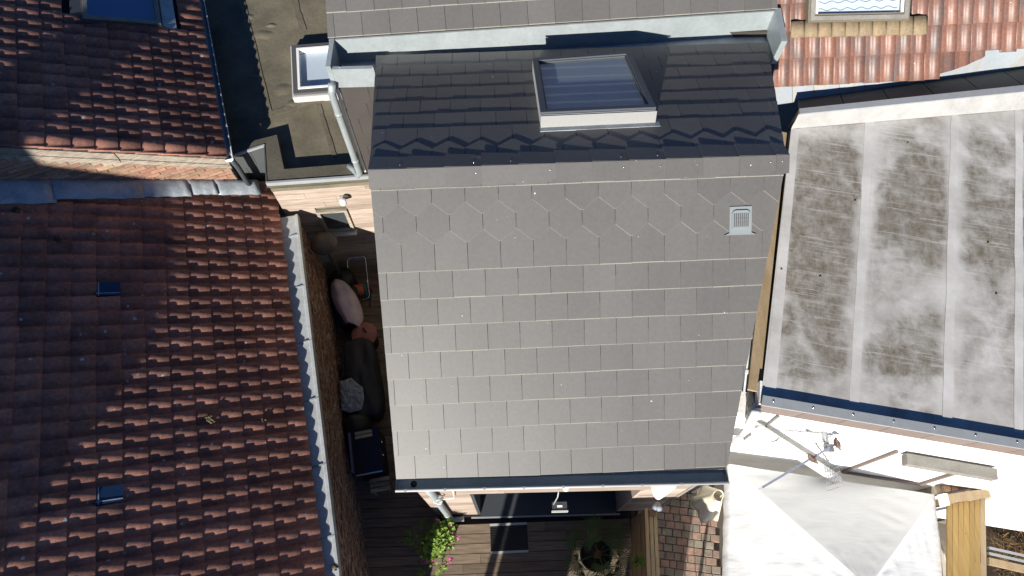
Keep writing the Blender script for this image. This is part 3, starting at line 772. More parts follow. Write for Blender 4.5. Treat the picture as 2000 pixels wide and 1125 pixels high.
MB().prism([C_-n_cd*0.02+V3((-0.01,0,-0.06)), D2-n_cd*0.02+V3((0,0,-0.06)), D2+n_cd*0.012+V3((0,0,-0.06)), C_+n_cd*0.012+V3((-0.01,0,-0.06))], (0,0,0.075)).build('edge_trim', M['galv'], par)
MB().prism([B_+V3((-0.012,0.0,-0.05)), C_+V3((-0.012,0,-0.05)), C_+V3((0.004,0.012,-0.05)), B_+V3((0.004,0.0,-0.05))], (0,0,0.06)).build('edge_trim', M['dark_frame'], par)
MB().prism([A0-n_ab*0.014+V3((0,0,-0.03)), B_-n_ab*0.014+V3((0,0,-0.03)), B_+n_ab*0.01+V3((0,0,-0.03)), A0+n_ab*0.01+V3((0,0,-0.03))], (0,0,0.045)).build('edge_trim', M['galv'], par)
# lap seams of the bitumen sheets: raised strips
M['bit_lap'] = mat('bitumen_lap', (0.155,0.135,0.095), 0.85, (0.10,0.088,0.062), 5, (1,1,1), (0.3,0.7), 0.2, 30, bump=0.004, bscale=20)
for (x0, y0, x1, y1, wd_) in ((472,0,528,228,0.09),(575,0,592,60,0.10),(622,205,655,310,0.07)):
    a, b = W(x0,y0,ZF+0.004), W(x1,y1,ZF+0.004); d = (b-a).normalized(); s_ = V3((-d.y,d.x,0))
    n_ = 9; pl = [a.lerp(b,i/n_)+s_*(wd_/2+random.uniform(-.008,.008)) for i in range(n_+1)]; pr = [a.lerp(b,i/n_)-s_*(wd_/2+random.uniform(-.008,.008)) for i in range(n_+1)]
    MB().prism(pl+pr[::-1], (0,0,0.006)).build('lap_strip', M['bit_lap'], ex)
a, b = W(515,233,ZF+0.004), W(655,190,ZF+0.004)
MB().prism([a, b, b+V3((0,0.12,0)), a+V3((0,0.12,0))], (0,0,0.005)).build('lap_strip', M['bit_lap'], ex)
# blisters in the sheet
for (x, y, r1, r2) in ((484,33,0.11,0.07),(515,68,0.20,0.10),(552,175,0.17,0.12),(572,203,0.11,0.08),(530,50,0.1,0.05),(500,150,0.12,0.05),(640,170,0.2,0.1)):
    c = W(x,y,ZF); vs_ = [c+V3((0,0,0.020))]; fs = []; nn = 14
    for ringi, (fr_, hz) in enumerate(((0.35,0.017),(0.7,0.008),(1.0,0.001))):
        for k in range(nn):
            t = 2*math.pi*k/nn; q = 1+0.25*noise.noise(V3((x+math.cos(t)*1.5, y+math.sin(t)*1.5, 0)))
            vs_.append(c+V3((math.cos(t)*r1*fr_*q, math.sin(t)*r2*fr_*q, hz)))
    for k in range(nn):
        fs.append((0, 1+k, 1+(k+1) % nn))
        for r_ in range(2): fs.append((1+r_*nn+k, 1+(r_+1)*nn+k, 1+(r_+1)*nn+(k+1) % nn, 1+r_*nn+(k+1) % nn))
    MB().add(vs_, fs, True).build('blister', M['bitumen'], ex)
# south wall with boards
cw = e_cd; cn_ = -n_cd
wall0 = C_+n_cd*0.03; wallL = (D2-C_).length
MB().prism([wall0+V3((0,0,-ZP-0.1)), wall0+cw*wallL+V3((0,0,-ZP-0.1)), wall0+cw*wallL+n_cd*0.2+V3((0,0,-ZP-0.1)), wall0+n_cd*0.2+V3((0,0,-ZP-0.1))], (0,0,ZP+0.02)).build('wall', M['plinth'], ex)
FX = Frame(V3((wall0.x,wall0.y,0)), cw, (0,0,-1))
wpx = [FX.px(*p) for p in ((622,412),(682,404),(690,440),(634,448))]
wu0, wu1 = min(p[0] for p in wpx)+0.02, max(p[0] for p in wpx)-0.04
wz0, wz1 = -max(p[1] for p in wpx), -min(p[1] for p in wpx)
bz = 0.0
while bz < ZP-0.12:
    z1 = min(bz+0.138, ZP-0.07)
    spans = [(0, wallL)]
    if bz < wz1 and z1 > wz0: spans = [(0, wu0), (wu1, wallL)]
    for a, b in spans:
        cc = [a]+([random.uniform(a+0.4, b-0.4)] if b-a > 1.2 else [])+[b]
        for p, q in zip(cc, cc[1:]):
            A1, B1 = wall0+cw*(p+0.002), wall0+cw*(q-0.002); A1.z = B1.z = bz; o_ = 0.022+random.uniform(-.002,.002)
            MB().prism([A1+cn_*0.001, B1+cn_*0.001, B1+cn_*o_, A1+cn_*o_], (0,0,z1-bz-0.006)).build('cladding_board', M['clad'], ex)
    bz += 0.138
# west and rest of the body
MB().prism([V3((B_.x+0.05,C_.y+0.25,0)), V3((B_.x+0.2,C_.y+0.25,0)), V3((B_.x+0.2,9.8,0)), V3((B_.x+0.05,9.8,0))], (0,0,ZF-0.12)).build('side_wall', M['plinth'], ex)
# window in the clad wall
wo_ = lambda u_, z_, o_: wall0*1.0+cw*u_+cn_*o_+V3((0,0,z_-wall0.z))
win = MB()
win.prism([wo_(wu0,wz0,0.002), wo_(wu1,wz0,0.002), wo_(wu1,wz1,0.002), wo_(wu0,wz1,0.002)], n_cd*-0.01)
win = win.build('window', M['dark_frame'], ex)
bw = 0.05
for (a, b, c_, d_) in ((wu0,wu1,wz0,wz0+bw),(wu0,wu1,wz1-bw,wz1),(wu0,wu0+bw,wz0+bw,wz1-bw),(wu1-bw,wu1,wz0+bw,wz1-bw)):
    MB().prism([wo_(a,c_,0.013), wo_(b,c_,0.013), wo_(b,d_,0.013), wo_(a,d_,0.013)], cn_*0.05).build('frame', M['wood_grey'], win)
MB().prism([wo_(wu0+bw,wz0+bw,0.02), wo_(wu1-bw,wz0+bw,0.02), wo_(wu1-bw,wz1-bw,0.02), wo_(wu0+bw,wz1-bw,0.02)], cn_*0.006).build('pane', M['glass_clear'], win)
MB().prism([wo_(wu0-0.03,wz0-0.03,0.02), wo_(wu1+0.03,wz0-0.03,0.02), wo_(wu1+0.03,wz0-0.002,0.02), wo_(wu0-0.03,wz0-0.002,0.02)], cn_*0.12).build('sill', M['galv'], win)
# slate hung west end below the edge
FA = Frame(V3((A0.x,A0.y,ZP-0.04))-n_ab*0.0, e_ab, (0,0,-1))
abl = (B_-A0).length
MB().prism([A0+V3((0,0,-ZP+1.6)), B_+V3((0,0,-ZP+1.6)), B_+n_ab*0.1+V3((0,0,-ZP+1.6)), A0+n_ab*0.1+V3((0,0,-ZP+1.6))], (0,0,ZP-1.64)).build('end_wall', M['slate_grey'], ex)
co = [(0.30*(i+1), 0.1 if i % 2 else 0.27, 's') for i in range(4)]
lay_slates(ex, FA, [(0,0),(abl-0.004,0),(abl-0.004,0.95),(0,0.95)], co, 0.33, M['slate_grey'], gauge=0.30, name='wall_slate', lift=0.008)
# flat roof window
fw = [W(566,88,ZF+0.16), W(690,78,ZF+0.16), W(698,178,ZF+0.16), W(570,188,ZF+0.16)]
kb = MB(); bars, inn = ring(fw, 0.13, -0.2, 0, V3((0,0,1)))
for b in bars: kb.prism(b, (0,0,0.17))
kb = kb.build('roof_window', M['light_frame'], ex)
bars, inn = ring([p.lerp(sum(fw,V3())/4, 0.06) for p in fw], 0.075, 0.0, 0, V3((0,0,1)))
for b in bars: MB().prism([p+V3((0,0,-0.028)) for p in b], (0,0,0.05)).build('frame', M['dark_frame'], kb)
bars2, inn2 = ring(inn, 0.035, 0, 0, V3((0,0,1)))
for b in bars2: MB().prism([p+V3((0,0,-0.06)) for p in b], (0,0,0.095)).build('bead', M['white_paint'], kb)
MB().prism([p+V3((0,0,-0.01)) for p in inn2], (0,0,0.006)).build('pane', M['glass_clear'], kb)
MB().prism([p+V3((0,0,-0.06)) for p in inn2], (0,0,-0.02)).build('shaft', M['curtain'], kb)

# ================================================================== LEFT NEIGHBOURS
SL = R(28.5)
tile_me = pantile_mesh('roof_tile', 0.274, 0.202, 0.054, 0.024, M['clay'], lift=0.031)
def tile_frame(E1, E2):
    """eave line E1 (north) to E2 (south); slope falls to the east"""
    u = (E2-E1).normalized(); h = V3((-u.y, u.x, 0))          # horizontal, to the east
    if h.x < 0: h = -h
    v = h*math.cos(SL)+V3((0,0,-math.sin(SL)))
    return Frame(E1, u, v)
def rotm(fr):
    y = fr.n.cross(fr.v)
    return Matrix((fr.v, y, fr.n)).transposed()

# ---- lower roof
ln_ = thing('low_tiled_house', 'low house with old red pantile roof, zinc gutter and brick yard wall', 'house', (-4, 2.5, 0))
ZE = 2.10
E1, E2 = W(540,400,ZE), W(629,1110,ZE)
FL = tile_frame(E1, E2); ml = rotm(FL)
n0, n1_ = -3, int(((-1.45)-E1.y)/FL.u.y/0.2)
pit = 0.2; ex_ = 0.264
gl_spots = [(192,557), (213,970)]
gl_cells = []
for x, y in gl_spots:
    p = ONP(x, y, FL.o+FL.n*0.05, FL.n); u_, v_ = FL.uv(p); gl_cells.append((round((u_-0.1)/pit), round((-v_-0.15)/ex_)))
# line of the gable of the taller house (rows stop there)
G2, G1 = W(440,308,3.12), W(383,-15,3.12)
FU = tile_frame(G1, G2)
wdir = V3((-FU.u.y, FU.u.x, 0)); wdir = wdir if wdir.x < 0 else -wdir      # up the slope, horizontal
gab0 = V3((-4.265,5.685,0)); gdir_ = V3((-0.934,-0.357,0))
gn = V3((gdir_.y, -gdir_.x, 0)); gn = gn if gn.y < 0 else -gn              # out of the gable, to the south
spots = []
for i in range(n0, n1_):
    for j in range(1, 19):
        if (i, j-1) in gl_cells: continue
        p = FL.P((i+1)*pit, -j*ex_)
        if (p-gab0).dot(gn) < 0.02 and p.x < -3.75: continue
        if p.y+0.1 > C_.y-0.02 and p.x+0.2 > C_.x-0.1: continue
        if p.y > 5.95: continue
        spots.append(p)
nk = lay_tiles(ln_, ml, spots, tile_me, M['clay'])
for (i, j) in gl_cells:
    P = [FL.P(i*pit+0.008, -(j+1)*ex_+0.01, 0.045), FL.P((i+1)*pit-0.004, -(j+1)*ex_+0.01, 0.045), FL.P((i+1)*pit-0.004, -j*ex_+0.012, 0.062), FL.P(i*pit+0.008, -j*ex_+0.012, 0.062)]
    gm = MATS.get('tile_glass') or mat('tile_glass', (0.015,0.035,0.085), 0.12, fine=0, spec=0.8)
    gt_ = MB().prism(P, FL.n*0.012).build('glass_tile', gm, ln_)
    MB().beam(P[0]+FL.n*0.014+FL.v*0.03, P[1]+FL.n*0.014+FL.v*0.03, 0.012, 0.008, FL.n).build('glass_rib', M['lead'], gt_)
    MB().beam(P[1]+FL.n*0.014-FL.u*0.03, P[2]+FL.n*0.014-FL.u*0.03, 0.010, 0.008, FL.n).build('glass_rib', M['lead'], gt_)
MB().prism([FL.P(n0*pit,-18.5*ex_,-0.02), FL.P(n1_*pit,-18.5*ex_,-0.02), FL.P(n1_*pit,-0.02,-0.02), FL.P(n0*pit,-0.02,-0.02)], FL.n*-0.05).build('roof_deck', M['underlay'], ln_)
# slope beyond the ridge and the body
eR = FL.P(0,-18.5*ex_,0); hb = V3((FL.v.x, FL.v.y, 0)).normalized()
a, b = FL.P(n0*pit,-18.5*ex_,0.03), FL.P(n1_*pit,-18.5*ex_,0.03)
MB().prism([a, b, b-hb*3.5+V3((0,0,-1.9)), a-hb*3.5+V3((0,0,-1.9))], (0,0,-0.06)).build('rear_slope', M['clay'], ln_)
s0, s1 = FL.P(n0*pit+0.3,0,0), FL.P(n1_*pit-0.04,0,0)
MB().prism([V3((s1.x-0.1,s1.y,0)), V3((s1.x-0.1,s1.y,0))-hb*7.5, V3((s1.x-0.1,s1.y,0))-hb*7.5-FL.u*0.2, V3((s1.x-0.1,s1.y,0))-FL.u*0.2], (0,0,2.0)).build('end_wall', M['brick_old'], ln_)
# tall part of that end wall follows the slope
MB().prism([V3((s1.x-0.1,s1.y,1.9)), V3((s1.x-0.1,s1.y,1.9))-hb*3.9+V3((0,0,2.05)), V3((s1.x-0.1,s1.y,1.9))-hb*7.4], FL.u*-0.15).build('end_gable', M['brick_old'], ln_)
for (x, y, r_) in ((402,817,0.05),(410,822,0.035),(508,822,0.03),(500,803,0.02),(30,410,0.045),(112,470,0.05),(655,1108,0.03)):
    c = ONP(x, y, FL.o+FL.n*0.06, FL.n) if x < 640 else W(x, y, 2.1)
    mbm = MB()
    for k in range(14):
        q = c+V3((random.gauss(0,r_*0.7),random.gauss(0,r_*0.45),random.uniform(-.004,.006))); mbm.lathe(q, [(0.004,-0.012),(0.014,-0.006),(0.016,0.004),(0.008,0.012),(0.001,0.014)], 7)
    mbm.build('moss_clump', mat('moss', (0.115,0.092,0.05), 0.95, (0.06,0.05,0.03), 30, fine=0.3), ln_, True)
# gutter: wide flat zinc channel on the wall head
og0, og1 = W(579,419,2.09), W(660,1118,2.09)
gu = (og1-og0).normalized(); go = V3((-gu.y, gu.x, 0)); go = go if go.x > 0 else -go
og1 = og0+gu*((-1.45-og0.y)/gu.y)
cuts = [0, 0.36, 1.23, 2.1, 2.95, 3.85, 4.75, 5.6, (og1-og0).length]
for a, b in zip(cuts, cuts[1:]):
    A, B = og0+gu*(a+0.003), og0+gu*(b-0.003); z = random.uniform(-.002,.002)
    mb = MB()
    sec = [(-0.34,0.006),(-0.036,-0.010),(-0.018,-0.004),(-0.022,0.012),(0.016,0.014),(0.024,-0.03),(0.024,-0.10),(0.012,-0.10),(0.010,-0.04),(0.0,-0.055),(-0.34,-0.01)]
    PA = [A+go*x+V3((0,0,q+z)) for x, q in sec]; PB = [B+go*x+V3((0,0,q+z)) for x, q in sec]; n = len(sec)
    mb.add(PA+PB, [(i,(i+1) % n,(i+1) % n+n,i+n) for i in range(n)]+[tuple(range(n))[::-1], tuple(range(n,2*n))])
    mb.build('gutter_length', M['zinc_old'], ln_)
    MB().beam(B+go*-0.17+V3((0,0,-0.008)), B+go*0.02+V3((0,0,0.012)), 0.022, 0.012).build('gutter_joint', M['zinc'], ln_)
# yard wall: mortar core and old bricks
wz = 2.0
w0, w1 = V3((og0.x,og0.y,0))-go*0.03, V3((og1.x,og1.y,0))-go*0.03
MB().prism([w0+V3((0,0,-0.15)), w1+V3((0,0,-0.15)), w1-go*0.22+V3((0,0,-0.15)), w0-go*0.22+V3((0,0,-0.15))], (0,0,wz+0.15)).build('yard_wall', M['mortar'], ln_)
mb = MB(); L_ = (w1-w0).length
for r_ in range(27):
    x = -random.uniform(0, 0.2); z = r_*0.072
    while x < L_:
        bl = random.uniform(0.10,0.23); a, b = max(0,x), min(L_, x+bl-0.012); x += bl
        if b-a < 0.03: continue
        o_ = random.uniform(0.002,0.030)
        if random.random() < 0.06: o_ = -0.01
        A, B = w0+gu*a, w0+gu*b
        mb.prism([A+V3((0,0,z+random.uniform(0,.004))), B+V3((0,0,z+random.uniform(0,.004))), B+V3((0,0,z+0.06)), A+V3((0,0,z+0.06))], go*o_ if o_ > 0 else go*0.001)
mb.build('wall_bricks', M['brick_old'], ln_, True)

# ---- taller house
un = thing('tall_tiled_house', 'taller red pantile house with roof window, zinc gutter and brick gable', 'house', (-6, 7.5, 0))
mu = rotm(FU)
Lg = (G2-G1).length
spots = []
nr = int(Lg/0.2); u0g = Lg-nr*0.2
wq = [FU.px(x, y) for x, y in ((158,-60),(318,-60),(345,50),(318,52),(160,38))]
wu_ = (min(p[0] for p in wq[:2])-0.3, FU.px(240,46)[0]-0.02); wv_ = (FU.px(150,20)[1], FU.px(346,30)[1])
for i in range(-6, nr):
    for j in range(1, 19):
        u_, v_ = u0g+(i+1)*0.2, -j*ex_
        if u_-0.2 < wu_[1]-0.04 and u_ > wu_[0] and v_+ex_ > wv_[0]+0.06 and v_ < wv_[1]-0.06: continue
        p_ = FU.P(u_, v_)
        spots.append(p_)
nk2 = lay_tiles(un, mu, spots, tile_me, M['clay'])
MB().prism([FU.P(-1.2,-18.5*ex_,-0.02), FU.P(Lg-0.03,-18.5*ex_,-0.02), FU.P(Lg-0.03,-0.02,-0.02), FU.P(-1.2,-0.02,-0.02)], FU.n*-0.05).build('roof_deck', M['underlay'], un)
a, b = FU.P(-1.2,-18.5*ex_,0.03), FU.P(Lg,-18.5*ex_,0.03)
MB().prism([a, b, b+wdir*3.5+V3((0,0,-1.9)), a+wdir*3.5+V3((0,0,-1.9))], (0,0,-0.06)).build('rear_slope', M['clay'], un)
# verge boards (two lengths) under the tiles
for a, b, dz in ((-0.02, 1.35, 0), (1.36, 5.2, -0.012)):
    A, B = FU.P(Lg-0.03, -a, -0.03+dz), FU.P(Lg-0.03, -b, -0.03+dz)
    MB().prism([A, B, B+V3((0,0,-0.20)), A+V3((0,0,-0.17))], gn*0.035).build('verge_board', M['wood_grey'], un)
    MB().prism([A+gn*0.037+V3((0,0,-0.125)), B+gn*0.037+V3((0,0,-0.125)), B+gn*0.037+V3((0,0,-0.21)), A+gn*0.037+V3((0,0,-0.205))], gn*0.012).build('verge_board', M['wood_grey'], un)
# brick gable
Lw = 4.9
core = []
zu = lambda t: FU.P(Lg-0.03, -(t-0.1)/math.cos(SL), -0.14).z
g00 = gab0-gdir_*0.16; wdir_slope = wdir; wdir = gdir_
mb = MB(); mb.prism([g00+V3((0,0,0)), g00+wdir*Lw, g00+wdir*Lw+V3((0,0,zu(Lw))), g00+V3((0,0,zu(0)))], -gn*0.25); mb.build('gable_wall', M['mortar'], un)
def low_z(p):       # height of the lower roof under a point
    d = V3((p.x,p.y,0)); return FL.o.z-((d-FL.o).dot(FL.n)-(0)*0-((-FL.o.z)*0))/FL.n.z if False else FL.o.z-((p.x-FL.o.x)*FL.n.x+(p.y-FL.o.y)*FL.n.y)/FL.n.z
for r_ in range(70):
    z = 1.7+r_*0.068; x = -(0.11 if r_ % 2 else 0.0)
    while x < Lw:
        a, b = max(0,x)+0.005, min(Lw,x+0.215)-0.006; x += 0.215
        if b-a < 0.03: continue
        q = g00+wdir*(a+b)/2; zl = low_z(q)
        if z+0.06 < zl+0.0 or z > zu((a+b)/2)-0.12 or PROJ(q+V3((0,0,z)))[0] < -40: continue
        A, B = g00+wdir*a+V3((0,0,z)), g00+wdir*b+V3((0,0,z))
        zz = min(0.056, zu((a+b)/2)-z-0.02)
        MB().prism([A, B, B+V3((0,0,zz)), A+V3((0,0,zz))], gn*(0.004+random.uniform(0,0.009))).build('brick', M['brick'], un)
# lead flashing steps on the lower roof
segs = [(-0.25,0.30,0.24),(0.29,0.62,0.23),(0.61,1.15,0.26),(1.14,2.05,0.28),(2.04,3.0,0.34),(2.99,4.0,0.30),(3.99,4.9,0.3)]
for k, (a, b, wf) in enumerate(segs):
    nn = 8; top = []; bot = []; mid = []
    for i in range(nn+1):
        t = a+(b-a)*i/nn; q = g00+wdir*t+gn*0.014; zl = low_z(q)
        wob = 0.012*math.sin(i*2.1+k)
        top.append(q+V3((0,0,zl+0.15))); 
        q2 = q+gn*0.05; mid.append(q2+V3((0,0,low_z(q2)+0.112+wob*0.5)))
        q3 = q+gn*(wf+wob); bot.append(q3+V3((0,0,low_z(q3)+0.108+wob*0.6)))
    vs_ = top+mid+bot; n = nn+1; fs = []
    for r_ in range(2):
        for i in range(nn): fs.append((r_*n+i, r_*n+i+1, (r_+1)*n+i+1, (r_+1)*n+i))
    o = MB().add(vs_, fs, True).build('lead_sheet', M['lead'], un)
    so = o.modifiers.new('thick', 'SOLIDIFY'); so.thickness = 0.006
# half-round gutter
def half_round(p, q, r, m, parent, name='gutter', n=9):
    d = (q-p).normalized(); s_ = d.cross(V3((0,0,1))).normalized(); up_ = s_.cross(d); up_ = up_ if up_.z > 0 else -up_
    sec = [(math.cos(math.pi*(1+i/n))*r, math.sin(math.pi*(1+i/n))*r) for i in range(n+1)]
    sec += [(math.cos(math.pi*(2-i/n))*(r-0.004), math.sin(math.pi*(2-i/n))*(r-0.004)) for i in range(n+1)]
    PA = [p+s_*x+up_*z for x, z in sec]; PB = [q+s_*x+up_*z for x, z in sec]; k = len(sec)
    return MB().add(PA+PB, [(i,(i+1) % k,(i+1) % k+k,i+k) for i in range(k)], True).build(name, m, parent)
he = V3((FU.v.x,FU.v.y,0)).normalized()
ga_, gb_ = G1+he*0.045+V3((0,0,0.0)), G2+he*0.045+FU.u*0.04
gg = half_round(ga_, gb_, 0.055, M['zinc'], un)
MB().tube([ga_+he*0.052, gb_+he*0.052], 0.009, 8).build('gutter_bead', M['zinc'], gg)
MB().prism([gb_+he*math.cos(math.pi*(1+i/10))*0.058+V3((0,0,math.sin(math.pi*(1+i/10))*0.058)) for i in range(11)], FU.u*0.006).build('end_cap', M['white_plastic'], gg)
for i in range(9):
    p = ga_.lerp(gb_, 0.06+i*0.11)+he*0.052; MB().obox(p, he*0.012, FU.u*0.01, (0,0,0.012)).build('bracket', M['galv'], gg)
# short rainwater pipe at the gutter's end
e0 = gb_-FU.u*0.06
MB().tube([e0+V3((0,0,-0.05)), e0+V3((0.02,0.02,-0.3)), e0+V3((0.02,0.02,-0.78))], 0.04, 12).build('downpipe', M['anthracite'], un)
# east wall under the gutter
MB().prism([V3((G1.x,G1.y,0))-he*0.08, V3((G2.x,G2.y,0))-he*0.08-FU.u*0.1, V3((G2.x,G2.y,0))-he*0.28-FU.u*0.1, V3((G1.x,G1.y,0))-he*0.28], (0,0,2.86)).build('wall', M['brick_old'], un)
# roof window
WH = 0.10
def rp(x, y, h=WH): return ONP(x, y, FU.o+FU.n*h, FU.n)
q = [rp(160,38), rp(317,50)]
dN = -FU.u
c4 = [q[0], q[1], q[1]+dN*0.95, q[0]+dN*0.95]
rwb = MB(); bars, inn = ring(c4, 0.075, -WH-0.02, 0, FU.n)
for b in bars: rwb.prism(b, FU.n*(WH+0.02))
rw = rwb.build('roof_window', M['dark_frame'], un)
bars, inn3 = ring([p.lerp(sum(c4,V3())/4,0.03) for p in c4], 0.06, 0.001, 0, FU.n)
for b in bars: MB().prism(b, FU.n*0.02).build('sash', M['concrete'], rw)
MB().prism([p-FU.n*0.012 for p in inn], FU.n*0.006).build('pane', M['glass'], rw)
MB().prism([p-FU.n*0.09 for p in inn], FU.n*-0.01).build('glass_backing', mat('navy_reflection', (0.03,0.10,0.30), 0.8, fine=0.05), rw)  # blue of the reflecting glass, put as colour on a panel under the pane
zr = [rp(317,52,0.05), rp(346,62,0.05)]
MB().prism([zr[0]+FU.v*0.01, zr[1], zr[1]+dN*1.1, zr[0]+FU.v*0.01+dN*1.1], FU.n*0.012).build('side_flashing', M['lead'], rw)
zl_ = [rp(137,30,0.05), rp(160,42,0.05)]
MB().prism([zl_[0], zl_[1], zl_[1]+dN*1.1, zl_[0]+dN*1.1], FU.n*0.012).build('side_flashing', M['dark_frame'], rw)

# ================================================================== RIGHT: MEMBRANE ROOF BUILDING
mr_ = thing('membrane_roof_building', 'white walled building with dirty pale membrane flat roof and zinc edge', 'building', (6, 4, 0))
ZM = 4.22
m_nl, m_sl = W(1545,252,ZM), W(1493,762,ZM)
def ext(a, b, X): return a+(b-a)*((X-a.x)/(b.x-a.x))
XE = 7.5
m_nr = ext(m_nl, W(2000,214,ZM), XE)
ZK = 4.27
k_o0, k_o1 = W(1487,791,ZK), W(2000,877,ZK); k_or = ext(k_o0, k_o1, XE)
k_i0, k_i1 = W(1490,772,ZK), W(2000,859,ZK); k_ir = ext(k_i0, k_i1, XE)
flat = lambda p, z: V3((p.x,p.y,z))
# the sheet is a fine grid; grime is what lies on it (own shape, cleaner by laps and edges)
MB().prism([flat(m_nl,ZM-0.004), flat(m_nr,ZM-0.004), flat(k_ir,ZM-0.004), flat(k_i0,ZM-0.004), flat(m_sl,ZM-0.004)], (0,0,-0.08)).build('roof_base', M['plinth'], mr_)
GX = [1490,1520,1550,1600,1650,1672,1692,1712,1770,1830,1846,1868,1890,1940,1985,2010,2080,2250]
GY = [215,260,310,360,480,560,640,700,760,830]
GM = [
 [0,0,.15,.3,.3,.1,.05,.15,.3,.2,.05,.1,.3,.25,.2,.1,.3,.3],
 [0,.02,.2,.4,.35,.1,.05,.2,.4,.35,.08,.1,.35,.4,.35,.15,.4,.4],
 [0,.02,.55,.8,.75,.15,.05,.35,.75,.6,.15,.1,.55,.5,.45,.2,.5,.5],
 [0,.05,.9,1.0,.95,.3,.05,.6,1.0,.9,.3,.1,.7,.5,.4,.2,.5,.5],
 [0,.05,.95,1.0,.95,.25,.03,.6,.9,.85,.3,.05,.7,.9,.8,.3,.6,.6],
 [0,.05,.8,.95,.85,.25,.05,.35,.3,.3,.15,.05,.35,.6,.55,.3,.5,.5],
 [0,.05,.55,.7,.6,.25,.05,.4,.55,.5,.25,.08,.3,.4,.5,.35,.5,.5],
 [0,.05,.6,.75,.7,.25,.05,.5,.85,.8,.3,.08,.35,.3,.35,.3,.4,.4],
 [0,.03,.25,.35,.3,.2,.05,.25,.4,.35,.2,.1,.25,.2,.25,.2,.3,.3],
 [0,.02,.15,.2,.2,.15,.05,.15,.25,.2,.15,.1,.2,.15,.2,.2,.25,.25]]
SCRUB = [(1733,470,1796,640,.35),(1796,470,1846,615,.22),(1704,486,1733,650,.3),(1872,515,1938,650,.5),(1938,540,1990,640,.6),(1705,735,1850,800,.55),(1540,690,1665,735,1.25),(1760,345,1845,372,.7),(1880,395,1940,412,1.3)]
def grime(x, y):
    k_ = 1.0
    for (a0, b0, a1, b1, f_) in SCRUB:
        if a0 < x < a1 and b0 < y < b1: k_ *= 1-(1-f_)*0.5
    return k_*grime0(x, y)
def grime0(x, y):
    x += 26*noise.noise(V3((y*0.004, 3.1, 0)))*0.25
    i = max(0, min(len(GX)-2, sum(1 for g_ in GX if g_ <= x)-1)); j = max(0, min(len(GY)-2, sum(1 for g_ in GY if g_ <= y)-1))
    a_ = min(1, max(0, (x-GX[i])/(GX[i+1]-GX[i]))); b_ = min(1, max(0, (y-GY[j])/(GY[j+1]-GY[j])))
    return (GM[j][i]*(1-a_)+GM[j][i+1]*a_)*(1-b_)+(GM[j+1][i]*(1-a_)+GM[j+1][i+1]*a_)*b_
gn_u, gn_v = 260, 160; vs_ = []; fs = []; gr_ = []
for j in range(gn_v+1):
    t = j/gn_v
    for i in range(gn_u+1):
        s_ = i/gn_u; p = m_nl.lerp(m_nr, s_).lerp((k_i0).lerp(k_ir, s_), t); p.z = ZM+0.003*noise.noise(V3((p.x*1.3,p.y*1.3,0))); vs_.append(p)
        x, y = PROJ(p); gr_.append(grime(x+(y-500)*0.075 if x < 1780 else x+(y-500)*0.03, y))
for j in range(gn_v):
    for i in range(gn_u): fs.append((j*(gn_u+1)+i, j*(gn_u+1)+i+1, (j+1)*(gn_u+1)+i+1, (j+1)*(gn_u+1)+i))
rmo = MB().add(vs_, fs, True).build('roof_membrane', M['membrane'], mr_)
at = rmo.data.attributes.new('grime', 'FLOAT', 'POINT'); at.data.foreach_set('value', gr_)
# lap strips
for (x0, y0, x1, y1, wd_) in ((1698,236,1668,790,0.10),(1866,224,1850,822,0.10),(1990,214,1990,846,0.09)):
    a, b = W(x0,y0,ZM+0.003), W(x1,y1,ZM+0.003); d = (b-a).normalized(); s_ = V3((-d.y,d.x,0)); n_ = 16
    pl = [a.lerp(b,i/n_)+s_*(wd_/2+random.uniform(-.006,.006)) for i in range(n_+1)]; pr = [a.lerp(b,i/n_)-s_*(wd_/2+random.uniform(-.006,.006)) for i in range(n_+1)]
    MB().prism(pl+pr[::-1], (0,0,0.002)).build('lap_strip', M['membrane'], mr_)
MB().prism([flat(m_nl,ZM+0.003), flat(m_nl,ZM+0.003)+V3((0.10,0,0)), flat(m_sl,ZM+0.003)+V3((0.12,0,0)), flat(m_sl,ZM+0.003)], (0,0,0.002)).build('lap_strip', M['membrane'], mr_)
# bits of debris pressed on the sheet: small fixings
for (x, y) in ((1670,393),(1602,541),(1773,280),(1930,475),(1946,575),(1526,526)):
    p = W(x,y,ZM+0.002); MB().lathe(p, [(0.013,0),(0.012,0.008),(0.005,0.012)], 8).build('fixing', M['plinth'], mr_)
# north upstand, its cap and dark back face
ZU = 4.44
c0_, c1_ = W(1560,222,ZU), ext(W(1560,222,ZU), W(2000,178,ZU), XE)
d0_, d1_ = W(1560,214,ZU), ext(W(1560,214,ZU), W(2000,168,ZU), XE)
b0_, b1_ = W(1562,192,4.19), ext(W(1562,192,4.19), W(2000,130,4.19), XE)
nn = 24; vs_ = []; fs = []
for i in range(nn+1):
    t = i/nn; top = c0_.lerp(c1_, t); bot = flat(m_nl.lerp(m_nr, t), ZM+0.004)
    for k, s_ in enumerate((0, 0.35, 0.7, 1)):
        p = top.lerp(bot, s_); p += V3((0,-1,0.4))*0.018*noise.noise(V3((i*0.8, k*1.3, 2))) if 0 < k < 3 else V3((0,0,0)); p.z -= 0.03*math.sin(math.pi*s_)
        vs_.append(p)
for i in range(nn):
    for k in range(3): fs.append((i*4+k, (i+1)*4+k, (i+1)*4+k+1, i*4+k+1))
MB().add(vs_, fs, True).build('upstand', M['membrane_white'], mr_)
MB().prism([c0_+V3((0,-0.02,0)), c1_+V3((0,-0.02,0)), d1_, d0_], (0,0,0.02)).build('cap_strip', M['galv'], mr_)
